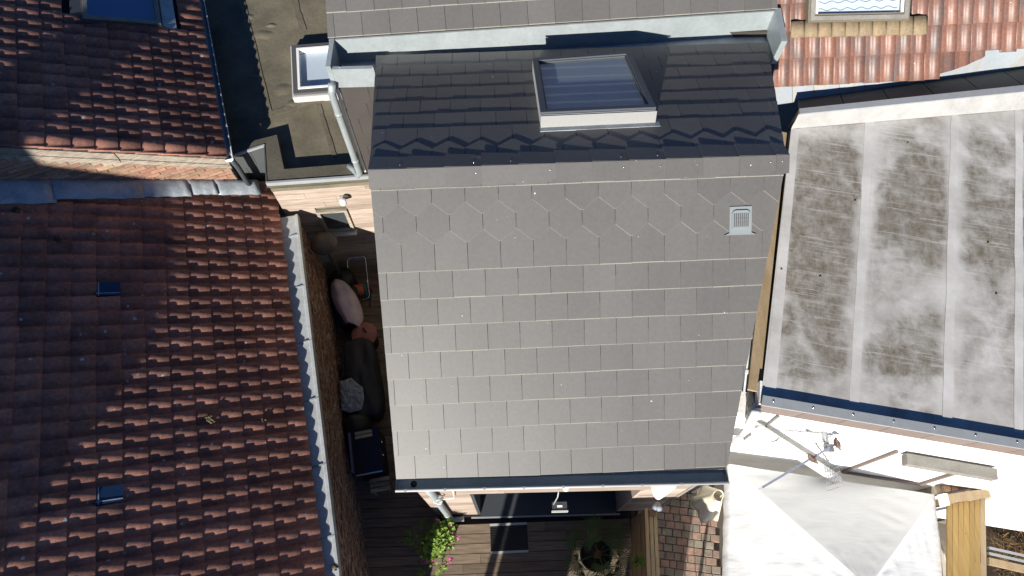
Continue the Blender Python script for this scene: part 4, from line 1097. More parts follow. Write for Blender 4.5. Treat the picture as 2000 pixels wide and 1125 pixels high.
for i in range(7):
    a, b = d0_.lerp(d1_, i/7+0.0015), d0_.lerp(d1_, (i+1)/7-0.0015); c, d = b0_.lerp(b1_, (i+1)/7-0.0015-0.006), b0_.lerp(b1_, i/7+0.0015-0.006)
    MB().prism([a+V3((0,0.005,0.0)), b+V3((0,0.005,0)), c, d], (0,0.0,-0.02)).build('back_panel', M['slate_blue'], mr_)
MB().prism([flat(d0_,4.1), flat(d1_,4.1), flat(c1_,4.1), flat(c0_,4.1)], (0,0,0.33)).build('parapet_core', M['plinth'], mr_)
# south kerb
MB().prism([k_o0+V3((0,0,-0.02)), k_or+V3((0,0,-0.02)), k_ir+V3((0,0,-0.02)), k_i0+V3((0,0,-0.02))], (0,0,0.025)).build('kerb_strip', M['galv'], mr_)
MB().prism([flat(k_o0,ZM-0.05)+V3((0.01,0.03,0)), flat(k_or,ZM-0.05)+V3((0,0.03,0)), flat(k_ir,ZM-0.05)+V3((0,0.005,0)), flat(k_i0,ZM-0.05)+V3((0.01,0.005,0))], (0,0,0.08)).build('kerb_core', M['plinth'], mr_)
kd = (k_or-k_o0).normalized(); kn = V3((kd.y,-kd.x,0))
for i in range(14):
    p = k_o0+kd*(0.12+i*0.40)-kn*0.06+V3((0,0,0.007)); MB().lathe(p, [(0.012,0),(0.011,0.003),(0.005,0.006)], 10).build('screw_head', M['chrome'], mr_)
# brown slate strip below the kerb
for i in range(12):
    a, b = k_o0+kd*(i*0.43+0.03)-kn*0.022, k_o0+kd*((i+1)*0.43-0.006+0.03)-kn*0.022
    MB().prism([flat(a,ZK-0.03), flat(b,ZK-0.03), flat(b,ZK-0.27)+kd*-0.04, flat(a,ZK-0.27)+kd*-0.04], kn*0.012).build('edge_slate', M['slate2'], mr_)
# white wall
wl0 = flat(k_o0,0)-kn*0.03; wlr = flat(k_or,0)-kn*0.03
wlw = wl0-kd*0.2
MB().prism([wl0, wlr, wlr-kn*0.25, wl0-kn*0.25], (0,0,ZK-0.06)).build('wall', M['white_wall'], mr_)
MB().prism([wlw, wl0-kd*0.003, wl0-kd*0.003-kn*0.25, wlw-kn*0.25], (0,0,ZM-0.45)).build('side_wall', M['white_wall'], mr_)
MB().prism([wlw+kn*0.002-V3((0,0,0.12)), wlr+kn*0.002-V3((0,0,0.12)), wlr+kn*0.02-V3((0,0,0.12)), wlw+kn*0.02-V3((0,0,0.12))], (0,0,0.3)).build('plinth', M['plinth'], mr_)
# west side: rubble wall with timber fascia
wu0_, wu1_ = flat(m_sl,0), flat(m_nl,0)
MB().prism([wu0_+V3((0.05,0.05,0)), wu1_+V3((0.05,0,0)), wu1_+V3((0.3,0,0)), wu0_+V3((0.3,0.05,0))], (0,0,ZM-0.13)).build('rubble_wall', M['mortar'], mr_)
mb = MB(); wdv = (wu1_-wu0_); Lr = wdv.length; wdv.normalize(); wo2 = V3((-wdv.y, wdv.x, 0)); wo2 = wo2 if wo2.x < 0 else -wo2
for r_ in range(24):
    x = random.uniform(0,.1); z = ZM-2.75+r_*0.1
    while x < 3.2:
        l_ = random.uniform(0.08,0.24); a = wu0_+wdv*x+V3((0.05,0.05,z)); b = a+wdv*(l_-0.015); o_ = random.uniform(0.005,0.04)
        mb.prism([a, b, b+V3((0,0,random.uniform(.06,.09))), a+V3((0,0,random.uniform(.06,.09)))], wo2*o_); x += l_
M['rubble'] = mat('rubble', (0.50,0.42,0.30), 0.95, (0.22,0.16,0.10), 9, fine=0.3, fscale=20, bump=0.01, bscale=25)
mb.build('rubble_stones', M['rubble'], mr_, True)
fa, fb = flat(m_sl,0)+wo2*0.01, flat(m_nl,0)+wo2*0.01
MB().prism([fa+V3((0,0,ZM-0.12))+wo2*0.012, fb+V3((0,0,ZM-0.12))+wo2*0.012, fb+wo2*0.14+V3((0,0,ZM-0.12)), fa+wo2*0.135+V3((0,0,ZM-0.12))], (0,0,0.04)).build('fascia_board', M['wood_tan'], mr_)
MB().tube([fa+wo2*0.16+V3((0,-0.02,ZM-0.14)), fb+wo2*0.16+V3((0,0,ZM-0.14))], 0.014, 8).build('conduit', M['zinc'], mr_)
for i in range(6):
    p = fa.lerp(fb, 0.06+i*0.12)+wo2*0.16+V3((0,0,ZM-0.14)); MB().obox(p, wdv*0.02, wo2*0.022, (0,0,0.018)).build('pipe_clip', M['white_plastic'], mr_)
hp = W(1479,778,ZM-0.23)
mb = MB(); mb.box(hp.x-0.06, hp.x+0.06, hp.y-0.06, hp.y+0.1, ZM-0.40, ZM-0.17)
hop = mb.build('rain_hopper', M['anthracite'], mr_)
MB().lathe((hp.x,hp.y+0.01,ZM-0.168), [(0.045,0),(0.043,0.004)], 14).build('hopper_hole', M['black'], hop)
# pipes on the white wall
PW = lambda x, y, o_=0.05: ONP(x, y, wl0+kn*o_, kn)
MB().tube([PW(1482,836,0.1), PW(1560,888,0.12), PW(1642,940,0.14)], [0.05,0.06,0.066], 14).build('drain_pipe', M['white_plastic'], mr_)
MB().tube([PW(1478,805,0.09), PW(1463,828,0.1), PW(1470,838,0.07)], 0.05, 12).build('pipe_elbow', M['white_plastic'], mr_)
MB().tube([PW(1436,862,0.09), PW(1444,858,0.14)], 0.05, 12).build('pipe_stub', M['white_plastic'], mr_)
MB().tube([PW(1496,833,0.03), PW(1521,813,0.03)], 0.012, 6).build('bracket_rod', M['concrete'], mr_)
MB().tube([PW(1449,862,0.03), PW(1467,849,0.03)], 0.012, 6).build('bracket_rod', M['concrete'], mr_)
# grey concrete canopy bar on the wall, and the iron frame below it
cb = [PW(1760,884,0.0), PW(1938,912,0.0)]
cbo = MB(); zc = cb[0].z
a, b = flat(cb[0],zc)+kn*0.03, flat(cb[1],zc)+kn*0.03
cbo.prism([a, b, b+kn*0.12, a+kn*0.12], (0,0,0.12)); tag(rebase(cbo.build('wall_awning_box', M['concrete']), a), 'long grey closed awning box fixed high on the white wall', 'awning')
fpt = [(1752,882),(1646,922),(1797,946),(1880,920)]
fpw = [PW(x,y,0.022) for x, y in fpt]
ifr = thing('wall_frame', 'thin grey square metal frame on white wall beside the awning box', 'frame', fpw[1])
for a, b in zip(fpw, fpw[1:]): MB().beam(a, b, 0.03, 0.03, kn).build('frame_bar', M['slate2'], ifr)

# ================================================================== RIGHT: CLAY TILE ROOF
cr = thing('red_tile_house', 'house with sunlit glazed red tile roof and curtained roof window', 'house', (6, 9, 0))
ec0, ec1 = W(1508,170,4.34), W(1900,152,4.34)
uc = (ec1-ec0).normalized(); hc = V3((-uc.y,uc.x,0)); SC = R(36)
FC = Frame(ec0, uc, -hc*math.cos(SC)+V3((0,0,-math.sin(SC))))
mc = Matrix((FC.v, FC.n.cross(FC.v), FC.n)).transposed()
ec, pc = 0.325, 0.192
me_c = pantile_mesh('clay_tile', 0.325, 0.197, 0.032, 0.016, M['clay_right'], lift=0.02, kind='flat', seg=14)
me_c.name = 'clay_tile'
vbnd = [(1400,170),(1508,170),(1750,160),(1800,152),(1850,141),(1900,122),(1935,104),(1970,98),(2100,88)]
def bnd(x):
    for (a, b), (c, d) in zip(vbnd, vbnd[1:]):
        if a <= x <= c: return b+(d-b)*(x-a)/(c-a)
    return 90
apx = [FC.px(x, y) for x, y in ((1540,76),(1803,70))]
wbx = [FC.px(x, y) for x, y in ((1577,46),(1777,42))]
spots = []; cutt = []
for j in range(0, 8):
    for i in range(-3, 30):
        u_, v_ = i*pc, -j*ec-ec
        cx, cy = PROJ(FC.P(u_+pc/2, v_+ec*0.93, 0.02))
        tx, ty = PROJ(FC.P(u_+pc/2, v_+ec*0.1, 0.02))
        if ty > bnd(tx)-2: continue
        # apron and window opening
        if wbx[0][0]-0.10 < u_+pc/2 < wbx[1][0]+0.10 and v_+ec*0.5 < wbx[0][1]: continue
        if tx < 1512 or u_ < -0.2: continue
        if cy > bnd(cx)+6: cutt.append((u_, v_)); continue
        spots.append(FC.P(u_+pc, v_))
# y axis of a tile points along -u, so its origin sits at the right-hand side
if (FC.n.cross(FC.v)).dot(FC.u) > 0: spots = [p-FC.u*pc for p in spots]
lay_tiles(cr, mc, spots, me_c, M['clay_right'], name='clay_tile', jit=0.35)
# cut tiles along the valley
for (u_, v_) in cutt:
    vb_ = v_+ec
    for s_ in range(12):
        t = s_/11; vv = v_+ec*t; x, y = PROJ(FC.P(u_+pc/2, vv, 0.02))
        if y > bnd(x): vb_ = vv; break
    if vb_-v_ < 0.03: continue
    org = FC.P(u_+pc, v_)
    if (FC.n.cross(FC.v)).dot(FC.u) > 0: org = FC.P(u_, v_)
    x0_, y0_ = PROJ(FC.P(u_, vb_, 0.02)); x1_, y1_ = PROJ(FC.P(u_+pc, vb_, 0.02))
    A_c, B_c = FC.P(*FC.px(x0_, bnd(x0_))), FC.P(*FC.px(x1_, bnd(x1_)))
    mi = mc.inverted(); la, lb = mi@(A_c-org), mi@(B_c-org); dl = (lb-la).normalized(); nl = V3((-dl.y, dl.x, 0)); nl = nl if nl.x > 0 else -nl
    bm = bmesh.new(); bm.from_mesh(me_c)
    bmesh.ops.bisect_plane(bm, geom=bm.verts[:]+bm.edges[:]+bm.faces[:], plane_co=la, plane_no=nl, clear_outer=True)
    mcut = bpy.data.meshes.new('clay_tile'); bm.to_mesh(mcut); bm.free(); mcut.materials.append(M['clay_right']) if not mcut.materials else None
    o = bpy.data.objects.new('clay_tile', mcut); col.objects.link(o); o.parent = cr
    mm = mc.to_4x4(); mm.translation = org-cr.location; o.matrix_local = mm
dkp = [FC.px(x, bnd(x)-9) for x in (1512,1750,1800,1850,1900,1935,1970,2080)]
for (ua, va), (ub_, vb_) in zip(dkp, dkp[1:]):
    MB().prism([FC.P(ua,-3.2,-0.03), FC.P(ub_,-3.2,-0.03), FC.P(ub_,vb_,-0.03), FC.P(ua,va,-0.03)], FC.n*-0.03).build('roof_deck', M['underlay'], cr)
MB().prism([FC.P(-0.4,-3.2,-0.03), FC.P(6.5,-3.2,-0.03), FC.P(6.5,-3.2,-0.03)+hc*3+V3((0,0,-2)), FC.P(-0.4,-3.2,-0.03)+hc*3+V3((0,0,-2))], (0,0,-0.1)).build('rear_slope', M['clay_right'], cr)
# valley metal in strips
xs_ = [1500,1548,1590,1640,1690,1745,1800,1850,1900,1960,2040,2100]
for a, b in zip(xs_, xs_[1:]):
    top = [FC.P(*FC.px(x, bnd(x)-14), -0.012) for x in (a+0.5, b-0.5)]
    fb = lambda x: 193+(x-1562)*(130-193)/(2000-1562)
    bot = [W(x, fb(x)+4, 4.195) for x in (b-0.5, a+0.5)]
    MB().prism([top[0], top[1], bot[0], bot[1]], (0,0,-0.012)).build('valley_sheet', M['valley'], cr)
# apron below the window
nA = 10
for i in range(nA):
    a, b = apx[0][0]+(apx[1][0]-apx[0][0])*i/nA, apx[0][0]+(apx[1][0]-apx[0][0])*(i+1)/nA
    vb_ = apx[0][1]+(apx[1][1]-apx[0][1])*i/nA
    vt_ = wbx[0][1]-0.02
    P = []; seg = 5
    top = [FC.P(a+(b-a)*q/seg, vt_, 0.055+0.018*math.sin(math.pi*q/seg)) for q in range(seg+1)]
    bot = [FC.P(a+(b-a)*q/seg, vb_+random.uniform(-.004,.004), 0.062+0.022*math.sin(math.pi*q/seg)) for q in range(seg+1)]
    o = MB().add(top+bot, [(q, q+1, q+1+seg+1, q+seg+1) for q in range(seg)], True).build('apron_sheet', M['tan_apron'], cr)
    so = o.modifiers.new('thick', 'SOLIDIFY'); so.thickness = 0.012
# roof window with curtain
CH = 0.11
wc_ = [ONP(x, y, FC.o+FC.n*CH, FC.n) for x, y in ((1578,44),(1776,40))]
dU = -FC.v
c4 = [wc_[0], wc_[1], wc_[1]+dU*1.1, wc_[0]+dU*1.1]
rb = MB(); bars, inn = ring(c4, 0.10, -CH-0.02, 0, FC.n)
for b in bars: rb.prism(b, FC.n*(CH+0.02))
rw2 = rb.build('roof_window', M['plinth'], cr)
bars, inn2 = ring([p.lerp(sum(c4,V3())/4,0.04) for p in c4], 0.05, 0.001, 0, FC.n)
for b in bars: MB().prism(b, FC.n*0.015).build('sash', M['concrete'], rw2)
for a, b in ((inn[0], inn[3]), (inn[1], inn[2])): MB().beam(a+FC.n*0.0, b+FC.n*0.0, 0.025, 0.03, FC.n).build('side_bar', M['white_paint'], rw2)
MB().prism([p-FC.n*0.02 for p in inn], FC.n*0.006).build('pane', M['glass_clear'], rw2)
cur = MB().prism([p-FC.n*0.06 for p in inn], FC.n*-0.01).build('curtain', M['curtain'], rw2)
ww = (inn[1]-inn[0]).length
for r_ in range(12):
    base = 0.05+r_*0.085
    pts = [inn[0]+FC.u*(0.03+(ww-0.06)*t/60)+dU*(base+0.013*math.sin(t*0.62+r_*1.1))-FC.n*0.055 for t in range(61)]
    MB().tube(pts, 0.0035, 4).build('wavy_stripe', M['wire'], cur)

# ================================================================== TALL HOUSE SOUTH-WEST (beyond the frame, its shadow lies on the left roofs)
dv_ = V3((math.sin(SUN_AZ), math.cos(SUN_AZ), 0)); pv_ = V3((math.cos(SUN_AZ), -math.sin(SUN_AZ), 0))
def Q(a, z, back=0.0): return pv_*a+dv_*(-6.0-back)+V3((0,0,z))
th_ = thing('tall_gable_house', 'tall gabled brick house beyond the frame to the south west', 'house', Q(-7.6,0))
MB().prism([Q(-5.12,0), Q(-5.12,6.28), Q(-10.1,6.28), Q(-10.1,0)], -dv_*6).build('wall', M['brick_old'], th_)
MB().prism([Q(-5.13,6.282), Q(-5.42,6.62), Q(-6.29,7.31), Q(-7.17,7.97), Q(-8.2,8.72), Q(-10.08,6.282)], -dv_*6).build('roof', M['clay'], th_)
MB().prism([Q(-7.09,7.4,0.1), Q(-7.87,7.4,0.1), Q(-7.87,7.4,0.7), Q(-7.09,7.4,0.7)], (0,0,2.4)).build('chimney', M['brick_old'], th_)

# ================================================================== UNSEEN SHADE WALL WITH OPENING (added beyond the frame to shape the deck's shadow)
swl = thing('deck_shade_wall', 'unseen high wall with an opening, added to the south to shade the deck', 'wall', (0,-4.1,0))
MB().box(-1.44,-0.42,-4.2,-4.0,-0.15,3.9).build('shade_pier', M['brick_old'], swl)
MB().box(0.48,1.32,-4.2,-4.0,-0.15,3.9).build('shade_pier', M['brick_old'], swl)
MB().box(-0.418,0.478,-4.2,-4.0,2.2,3.9).build('shade_lintel', M['brick_old'], swl)
MB().box(-1.63,-1.53,-4.15,-4.05,-0.15,3.4).build('shade_post', M['wood_fence'], swl)

# ================================================================== FENCE
fe = thing('slat_fence', 'low slatted timber fence with pale cap between deck and paved path', 'fence', (1.84, 0.6, 0))
f0, f1 = V3((1.845,1.13,0)), V3((1.73,-1.6,0)); fd = (f1-f0).normalized(); fo = V3((fd.y,-fd.x,0)); fo = fo if fo.x < 0 else -fo
for i in range(9):
    z = 0.06+i*0.158
    MB().prism([f0+V3((0,0,z)), f1+V3((0,0,z)), f1+V3((0,0,z+0.125)), f0+V3((0,0,z+0.125))], fo*0.022).build('slat', M['wood_fence'], fe)
for i in range(4):
    p = f0+fd*(0.06+i*0.88)-fo*0.045
    MB().obox(p+V3((0,0,0.72)), fd*0.04, fo*0.04, (0,0,0.80)).build('post', M['wood_fence'], fe)
M['fence_cap'] = mat('fence_cap', (0.46,0.36,0.20), 0.7, (0.36,0.27,0.14), 3, (6,1,1), fine=0.1)
for o_ in (0.012, -0.048, -0.105):
    MB().prism([f0+fo*o_+V3((0,0,1.48)), f1+fo*o_+V3((0,0,1.48)), f1+fo*(o_+0.045)+V3((0,0,1.48)), f0+fo*(o_+0.045)+V3((0,0,1.48))], (0,0,0.025)).build('cap_board', M['fence_cap'], fe)
pb = f0-fo*0.09-fd*0.02
bgm = MB()
for k in range(3):
    cc = pb+V3((random.uniform(-.03,.03),random.uniform(-.05,.03),1.53+k*0.03)); bgm.lathe(cc, [(0.02,0),(0.05,0.015),(0.04,0.05),(0.015,0.07)], 7, V3((random.uniform(-.4,.4),random.uniform(-.4,.4),1)))
tag(rebase(bgm.build('plastic_bag', M['sheet']), pb+V3((0,0,1.5))), 'crumpled clear plastic bag on the end post of the slatted fence', 'bag')

# ================================================================== TENT
tz, ta = 2.12, 2.95
t0, t1 = W(1424,906,tz), W(1826,966,tz)
tx = (t1-t0).normalized(); ty = V3((tx.y,-tx.x,0)); tl = (t1-t0).length
tent = thing('party_tent', 'white pyramid party tent canopy beside the white wall', 'tent', flat((t0+t1)/2+ty*tl/2, 0))
cor = [t0, t1, t1+ty*tl, t0+ty*tl]; apex = sum(cor, V3())/4; apex.z = ta
NG = 40
for k in range(4):
    a, b = cor[k], cor[(k+1) % 4]; vs_ = []; fs = []; idx = {}
    for i in range(NG+1):
        s_ = i/NG                                 # 0 at the eave, 1 at the apex
        for j in range(NG+1):
            t = j/NG; e = a.lerp(b, t); p = e.lerp(apex, s_)
            sag = -0.055*math.sin(math.pi*s_)*math.sin(math.pi*t)
            wr = 0.03*noise.noise(V3((t*7+s_*4+k*7, s_*1.2, 3.3)))*math.sin(math.pi*t)*(1-s_*0.5)+0.02*noise.noise(V3((p.x*2.2, p.y*3.2, k)))*math.sin(math.pi*t)*(1-s_)
            near = (1-4*t*(1-t)); cr_ = 0.055*(0.25-abs(noise.noise(V3((s_*9+t*3*(1 if t < 0.5 else -1)+k*5.3, t*1.5, 8.8)))))*math.exp(-((near-0.55)/0.30)**2)*math.sin(math.pi*min(1,t*6 if t < 0.5 else (1-t)*6)*0.5)
            p = p+V3((0,0,sag+wr+cr_)); vs_.append(p)
    for i in range(NG):
        for j in range(NG): fs.append((i*(NG+1)+j, i*(NG+1)+j+1, (i+1)*(NG+1)+j+1, (i+1)*(NG+1)+j))
    # valance
    n0_ = len(vs_)
    for j in range(NG+1): p = a.lerp(b, j/NG); vs_.append(p+V3((0,0,-0.22+0.015*math.sin(j*1.3))))
    for j in range(NG): fs.append((j+1, j, n0_+j, n0_+j+1))
    MB().add(vs_, fs, True).build('canopy_panel', M['fabric'], tent)
for c in cor:
    q = c.lerp(apex, 0.03); MB().box(q.x-0.02,q.x+0.02,q.y-0.02,q.y+0.02,-0.15,tz-0.02).build('leg', M['white_paint'], tent)
for k in range(4):
    MB().tube([cor[k].lerp(apex,0.03)+V3((0,0,-0.05)), apex+V3((0,0,-0.05))], 0.014, 6).build('rafter', M['white_paint'], tent)
# cream cloth hanging at the tent's side
cl = MB(); c0 = W(1392,975,1.55); vs_ = []; fs = []; nn, kk_ = 18, 8
for i in range(nn+1):
    for j in range(kk_+1):
        t = i/nn; s_ = j/kk_; ang = t*math.pi*1.7
        r1 = 0.06+0.13*s_+0.035*math.sin(t*26)*s_
        vs_.append(c0+V3((math.cos(ang)*r1*0.95, math.sin(ang)*r1*1.2-0.04*s_, 0.3-0.62*s_+0.04*math.sin(t*9))))
for i in range(nn):
    for j in range(kk_): fs.append((i*(kk_+1)+j, (i+1)*(kk_+1)+j, (i+1)*(kk_+1)+j+1, i*(kk_+1)+j+1))
clo = cl.add(vs_, fs, True).build('hanging_cloth', M['cloth_cream'])
so = clo.modifiers.new('thick', 'SOLIDIFY'); so.thickness = 0.006
tag(rebase(clo, c0+V3((0,0,-0.32))), 'bundled cream cloth hanging at the left edge of the white tent', 'cloth')

# ================================================================== TIMBER CANOPY AND FRAMES, LOWER RIGHT
zs = 2.25
s_nw, s_ne = W(1850,985,zs), W(1925,973,zs)
ts = thing('timber_canopy', 'narrow yellow pine board canopy with capped end beam', 'canopy', flat((s_nw+s_ne)/2, 0))
sx = (s_ne-s_nw); ys = 2.6
for i in range(7):
    a, b = s_nw+sx*(i/7)+V3((0.003,0,0)), s_nw+sx*((i+1)/7)-V3((0.003,0,0))
    m_ = M['wood_yellow'] if i < 6 else M['cream']
    xa, xb = 1850+75*i/7+0.35, 1850+78*(i+1)/7-0.35
    MB().prism([a, b, W(xb,1165,zs), W(xa,1165,zs)], (0,0,-0.03)).build('board', M['wood_yellow'] if i < 6 else M['wood_tan'], ts)
MB().prism([s_nw+V3((-0.02,0.004,-0.05)), s_ne+V3((0.02,0.004,-0.05)), s_ne+V3((0.02,0.11,-0.05)), s_nw+V3((-0.02,0.11,-0.05))], (0,0,0.12)).build('end_beam', M['wood_tan'], ts)
for p in (s_nw+V3((-0.045,0.05,0.02)), s_ne+V3((0.045,0.05,0.02))): MB().obox(p, (0.022,0,0), (0,0.07,0), (0,0,0.075)).build('beam_cap', M['white_paint'], ts)
for p in (s_nw+V3((0.05,0.05,0)), s_ne+V3((-0.05,0.05,0)), s_nw+V3((0.05,-2.5,0)), s_ne+V3((-0.05,-2.5,0))):
    MB().box(p.x-0.04,p.x+0.04,p.y-0.04,p.y+0.04,-0.15,zs-0.09).build('post', M['wood_tan'], ts)
# brick pier and cream wall beside it
bp0, bp1 = W(1842,972,2.2), W(1935,958,2.2)
bpw = thing('brick_pier', 'low red brick pier behind the yellow board canopy', 'pier', flat((bp0+bp1)/2,0))
MB().prism([flat(bp0,-0.15)+V3((0,0.06,0)), flat(bp1,-0.15)+V3((0,0.06,0)), flat(bp1,-0.15)+V3((0.0,0.25,0)), flat(bp0,-0.15)+V3((0,0.25,0))], (0,0,2.33)).build('pier_core', M['mortar'], bpw)
bd = (bp1-bp0).normalized()
for i in range(6):
    p = bp0+bd*(0.06+i*0.094)+V3((0,0.15,0.01)); MB().obox(p, bd*0.042, V3((0,0.09,0)), (0,0,0.03)).build('brick', M['brick'], bpw)
cw0 = W(1829,985,2.0)
tag(rebase(MB().box(cw0.x-0.05,s_nw.x-0.05,cw0.y-2.7,cw0.y+0.05,-0.15,2.0).build('cream_wall', M['cream']), (cw0.x,cw0.y-1.3,-0.15)), 'cream rendered wall strip between white tent and yellow boards', 'wall')
# cold frame with dry plants
zc0 = 0.55
q0 = W(1932,1000,zc0); cf = thing('cold_frame', 'glazed cold frame full of dry brown stems', 'planter', V3((q0.x+0.7,q0.y-0.6,-0.15)))
MB().box(q0.x+0.02,q0.x+2.2,q0.y-1.5,q0.y+0.02,-0.15,0.25).build('soil_bed', M['soil'], cf)
mb = MB()
for i in range(900):
    x, y = q0.x+0.04+random.random()*1.5, q0.y-random.random()*1.35; z = 0.25+random.random()*0.24
    a = random.uniform(0,6.28); l_ = random.uniform(0.05,0.28); tp = V3((x+math.cos(a)*l_, y+math.sin(a)*l_, z+random.uniform(-.08,.12))); tp.z = min(tp.z, zc0-0.03)
    p = V3((x,y,z)); mid = (p+tp)/2+V3((random.uniform(-.04,.04),random.uniform(-.04,.04),random.uniform(0,.05)))
    w_ = random.uniform(0.002,0.007); s_ = V3((-math.sin(a),math.cos(a),0))*w_
    mb.add([p-s_, p+s_, mid+s_, mid-s_, tp], [(0,1,2,3),(3,2,4)])
mb.build('dry_stems', M['dry'], cf, True)
for i, (x, y, w_, h_, m_) in enumerate(((1935,992,0.07,0.07,'white_paint'),(1930,1070,0.035,0.06,'galv'),(1930,1081,0.035,0.06,'galv'),(1930,1096,0.10,0.05,'wood_tan'))):
    a = W(x, y, zc0); MB().beam(a, a+V3((2.1,-0.47,0)), w_, h_).build('glazing_bar', M[m_], cf)
bw0 = W(1937,962,1.9); bwr = thing('brick_wall', 'old red brick wall with white ledge behind the cold frame', 'wall', (bw0.x+1,bw0.y,-0.15))
bdir = V3((2.6,-0.42,0)).normalized(); bno = V3((bdir.y,-bdir.x,0)); bno = bno if bno.y < 0 else -bno
MB().prism([flat(bw0,-0.15), flat(bw0,-0.15)+bdir*2.6, flat(bw0,-0.15)+bdir*2.6-bno*0.15, flat(bw0,-0.15)-bno*0.15], (0,0,2.04)).build('wall_core', M['mortar'], bwr)
for r_ in range(19):
    x = -(0.1 if r_ % 2 else 0); z = 0.52+r_*0.072
    while x < 1.6:
        a, b = flat(bw0,z)+bdir*max(0,x+0.005), flat(bw0,z)+bdir*(x+0.21); x += 0.215
        MB().prism([a, b, b+V3((0,0,0.06)), a+V3((0,0,0.06))], bno*random.uniform(.004,.012)).build('brick', M['brick'], bwr)
MB().prism([flat(bw0,1.892)-bno*0.16, flat(bw0,1.892)+bdir*2.6-bno*0.16, flat(bw0,1.892)+bdir*2.6+bno*0.012, flat(bw0,1.892)+bno*0.012], (0,0,0.02)).build('coping', M['brick'], bwr)
MB().prism([flat(bw0,0.42)+bno*0.002, flat(bw0,0.42)+bdir*2.6+bno*0.002, flat(bw0,0.42)+bdir*2.6+bno*0.14, flat(bw0,0.42)+bno*0.14], (0,0,0.08)).build('ledge', M['white_wall'], bwr)

# ================================================================== ANTENNA AND BIRDS
za = PW(1613,842,0.0).z
an = thing('tv_antenna', 'television antenna with wire grid reflectors on an arm from the white wall', 'antenna', W(1612,850,za))
b0, b1 = W(1634,866,za), W(1489,952,za)
bdn = (b1-b0).normalized(); bpn = V3((-bdn.y,bdn.x,0))
MB().beam(b0, b1, 0.022, 0.022).build('boom', M['antenna'], an)
ma = W(1613,836,za-0.06); mbp = b0+bdn*0.10+V3((0,0,-0.045))
MB().tube([V3((mbp.x-0.01, mbp.y+0.42, mbp.z)), mbp], 0.028, 12).build('arm', M['galv'], an)
MB().obox(mbp+V3((0,0,0.03)), (0.05,0,0), (0,0.04,0), (0,0,0.012)).build('clamp', M['galv'], an)
MB().obox(V3((mbp.x-0.01, mbp.y+0.43, mbp.z)), (0.10,0.01,0), (0,0.025,0), (0,0,0.03)).build('clamp', M['antenna'], an)
for sgn in (1, -1):
    hinge = b0+bdn*0.10
    gdir = (bpn*sgn*0.90+bdn*0.55).normalized()
    L2, Hh = 0.40, 0.17
    mbg = MB()
    for i in range(9): p = hinge+gdir*(0.03+L2*i/8); mbg.tube([p+V3((0,0,-Hh)), p+V3((0,0,Hh))], 0.0028, 5)
    for i in range(7): z = -Hh+2*Hh*i/6; mbg.tube([hinge+gdir*0.03+V3((0,0,z)), hinge+gdir*(0.03+L2)+V3((0,0,z))], 0.0028, 5)
    mbg.build('reflector', M['wire'], an)
for i in range(14):
    c = b0+bdn*(0.22+i*0.062)
    l_ = 0.05 if i % 2 else 0.06
    MB().tube([c+V3((0,0,-l_)), c+V3((0,0,l_))], 0.003, 5).build('director', M['antenna'], an)
MB().tube([b0+bdn*0.2-bpn*0.11, b0+bdn*0.2+bpn*0.11], 0.006, 6).build('dipole', M['dark_frame'], an)
def bird(px, py, yaw, label, zz=za+0.011):
    c = W(px, py, zz+0.04); c.z = zz; K = 0.46
    fwd = V3((math.cos(yaw), math.sin(yaw), 0)); bd_ = MB()
    B = lambda f, sd_, z: c+(fwd*f+V3((-fwd.y,fwd.x,0))*sd_+V3((0,0,z)))*K
    bd_.tube([B(-.17,0,.06), B(-.08,0,.08), B(-.03,0,.085), B(.03,0,.095), B(.07,0,.125), B(.085,0,.165), B(.10,0,.18), B(.122,0,.175), B(.15,0,.17)], [q*K for q in (0.018,0.03,0.055,0.062,0.05,0.034,0.034,0.022,0.003)], 12)
    o = bd_.build('bird', M['bird'])
    for s_ in (-1, 1):
        MB().tube([B(0,.018*s_,.05), B(0,.018*s_,0)], 0.004*K, 5).build('foot', M['hose'], o)
        MB().tube([B(.05,.05*s_,.115), B(-.02,.058*s_,.1), B(-.13,.03*s_,.085)], [0.014*K,0.024*K,0.004*K], 8).build('wing', M['bird'], o)
    tag(rebase(o, c), label, 'bird', 'birds on the antenna')
    for ch in o.children: ch.location = -c
    return o
p1 = b0+bdn*0.02; x_, y_ = PROJ(p1+V3((0,0,0.04)))
bird(x_, y_, R(115), 'small brown bird perched at the wall end of the antenna boom')
p2 = b0+bdn*0.36; x_, y_ = PROJ(p2+V3((0,0,0.04)))
bird(x_, y_, R(140), 'small brown bird perched midway along the antenna boom')

# ================================================================== COURTYARD THINGS
# patio heater
hb_ = W(655,560,0.0); hb_.x = max(hb_.x, XW(hb_.y)+0.27)
ph = thing('patio_heater', 'dark patio heater with round hood in the corner by the brick wall', 'heater', hb_)
MB().lathe(hb_, [(0.20,0.0),(0.21,0.02),(0.20,0.40),(0.16,0.44),(0.05,0.46)], 28).build('base', M['black'], ph)
MB().tube([hb_+V3((0,0,0.45)), hb_+V3((0,0,1.5))], 0.032, 12).build('pole', M['anthracite'], ph)
MB().lathe(hb_+V3((0,0,1.48)), [(0.06,0),(0.07,0.02),(0.07,0.14),(0.05,0.16)], 18).build('burner', M['galv'], ph)
M['rusty'] = mat('sooty_metal', (0.05,0.042,0.035), 0.6, (0.09,0.07,0.05), 8, fine=0.2)
MB().lathe(hb_+V3((0,0,1.62)), [(0.21,0.0),(0.215,0.012),(0.18,0.06),(0.10,0.10),(0.03,0.115)], 28).build('hood', M['rusty'], ph)
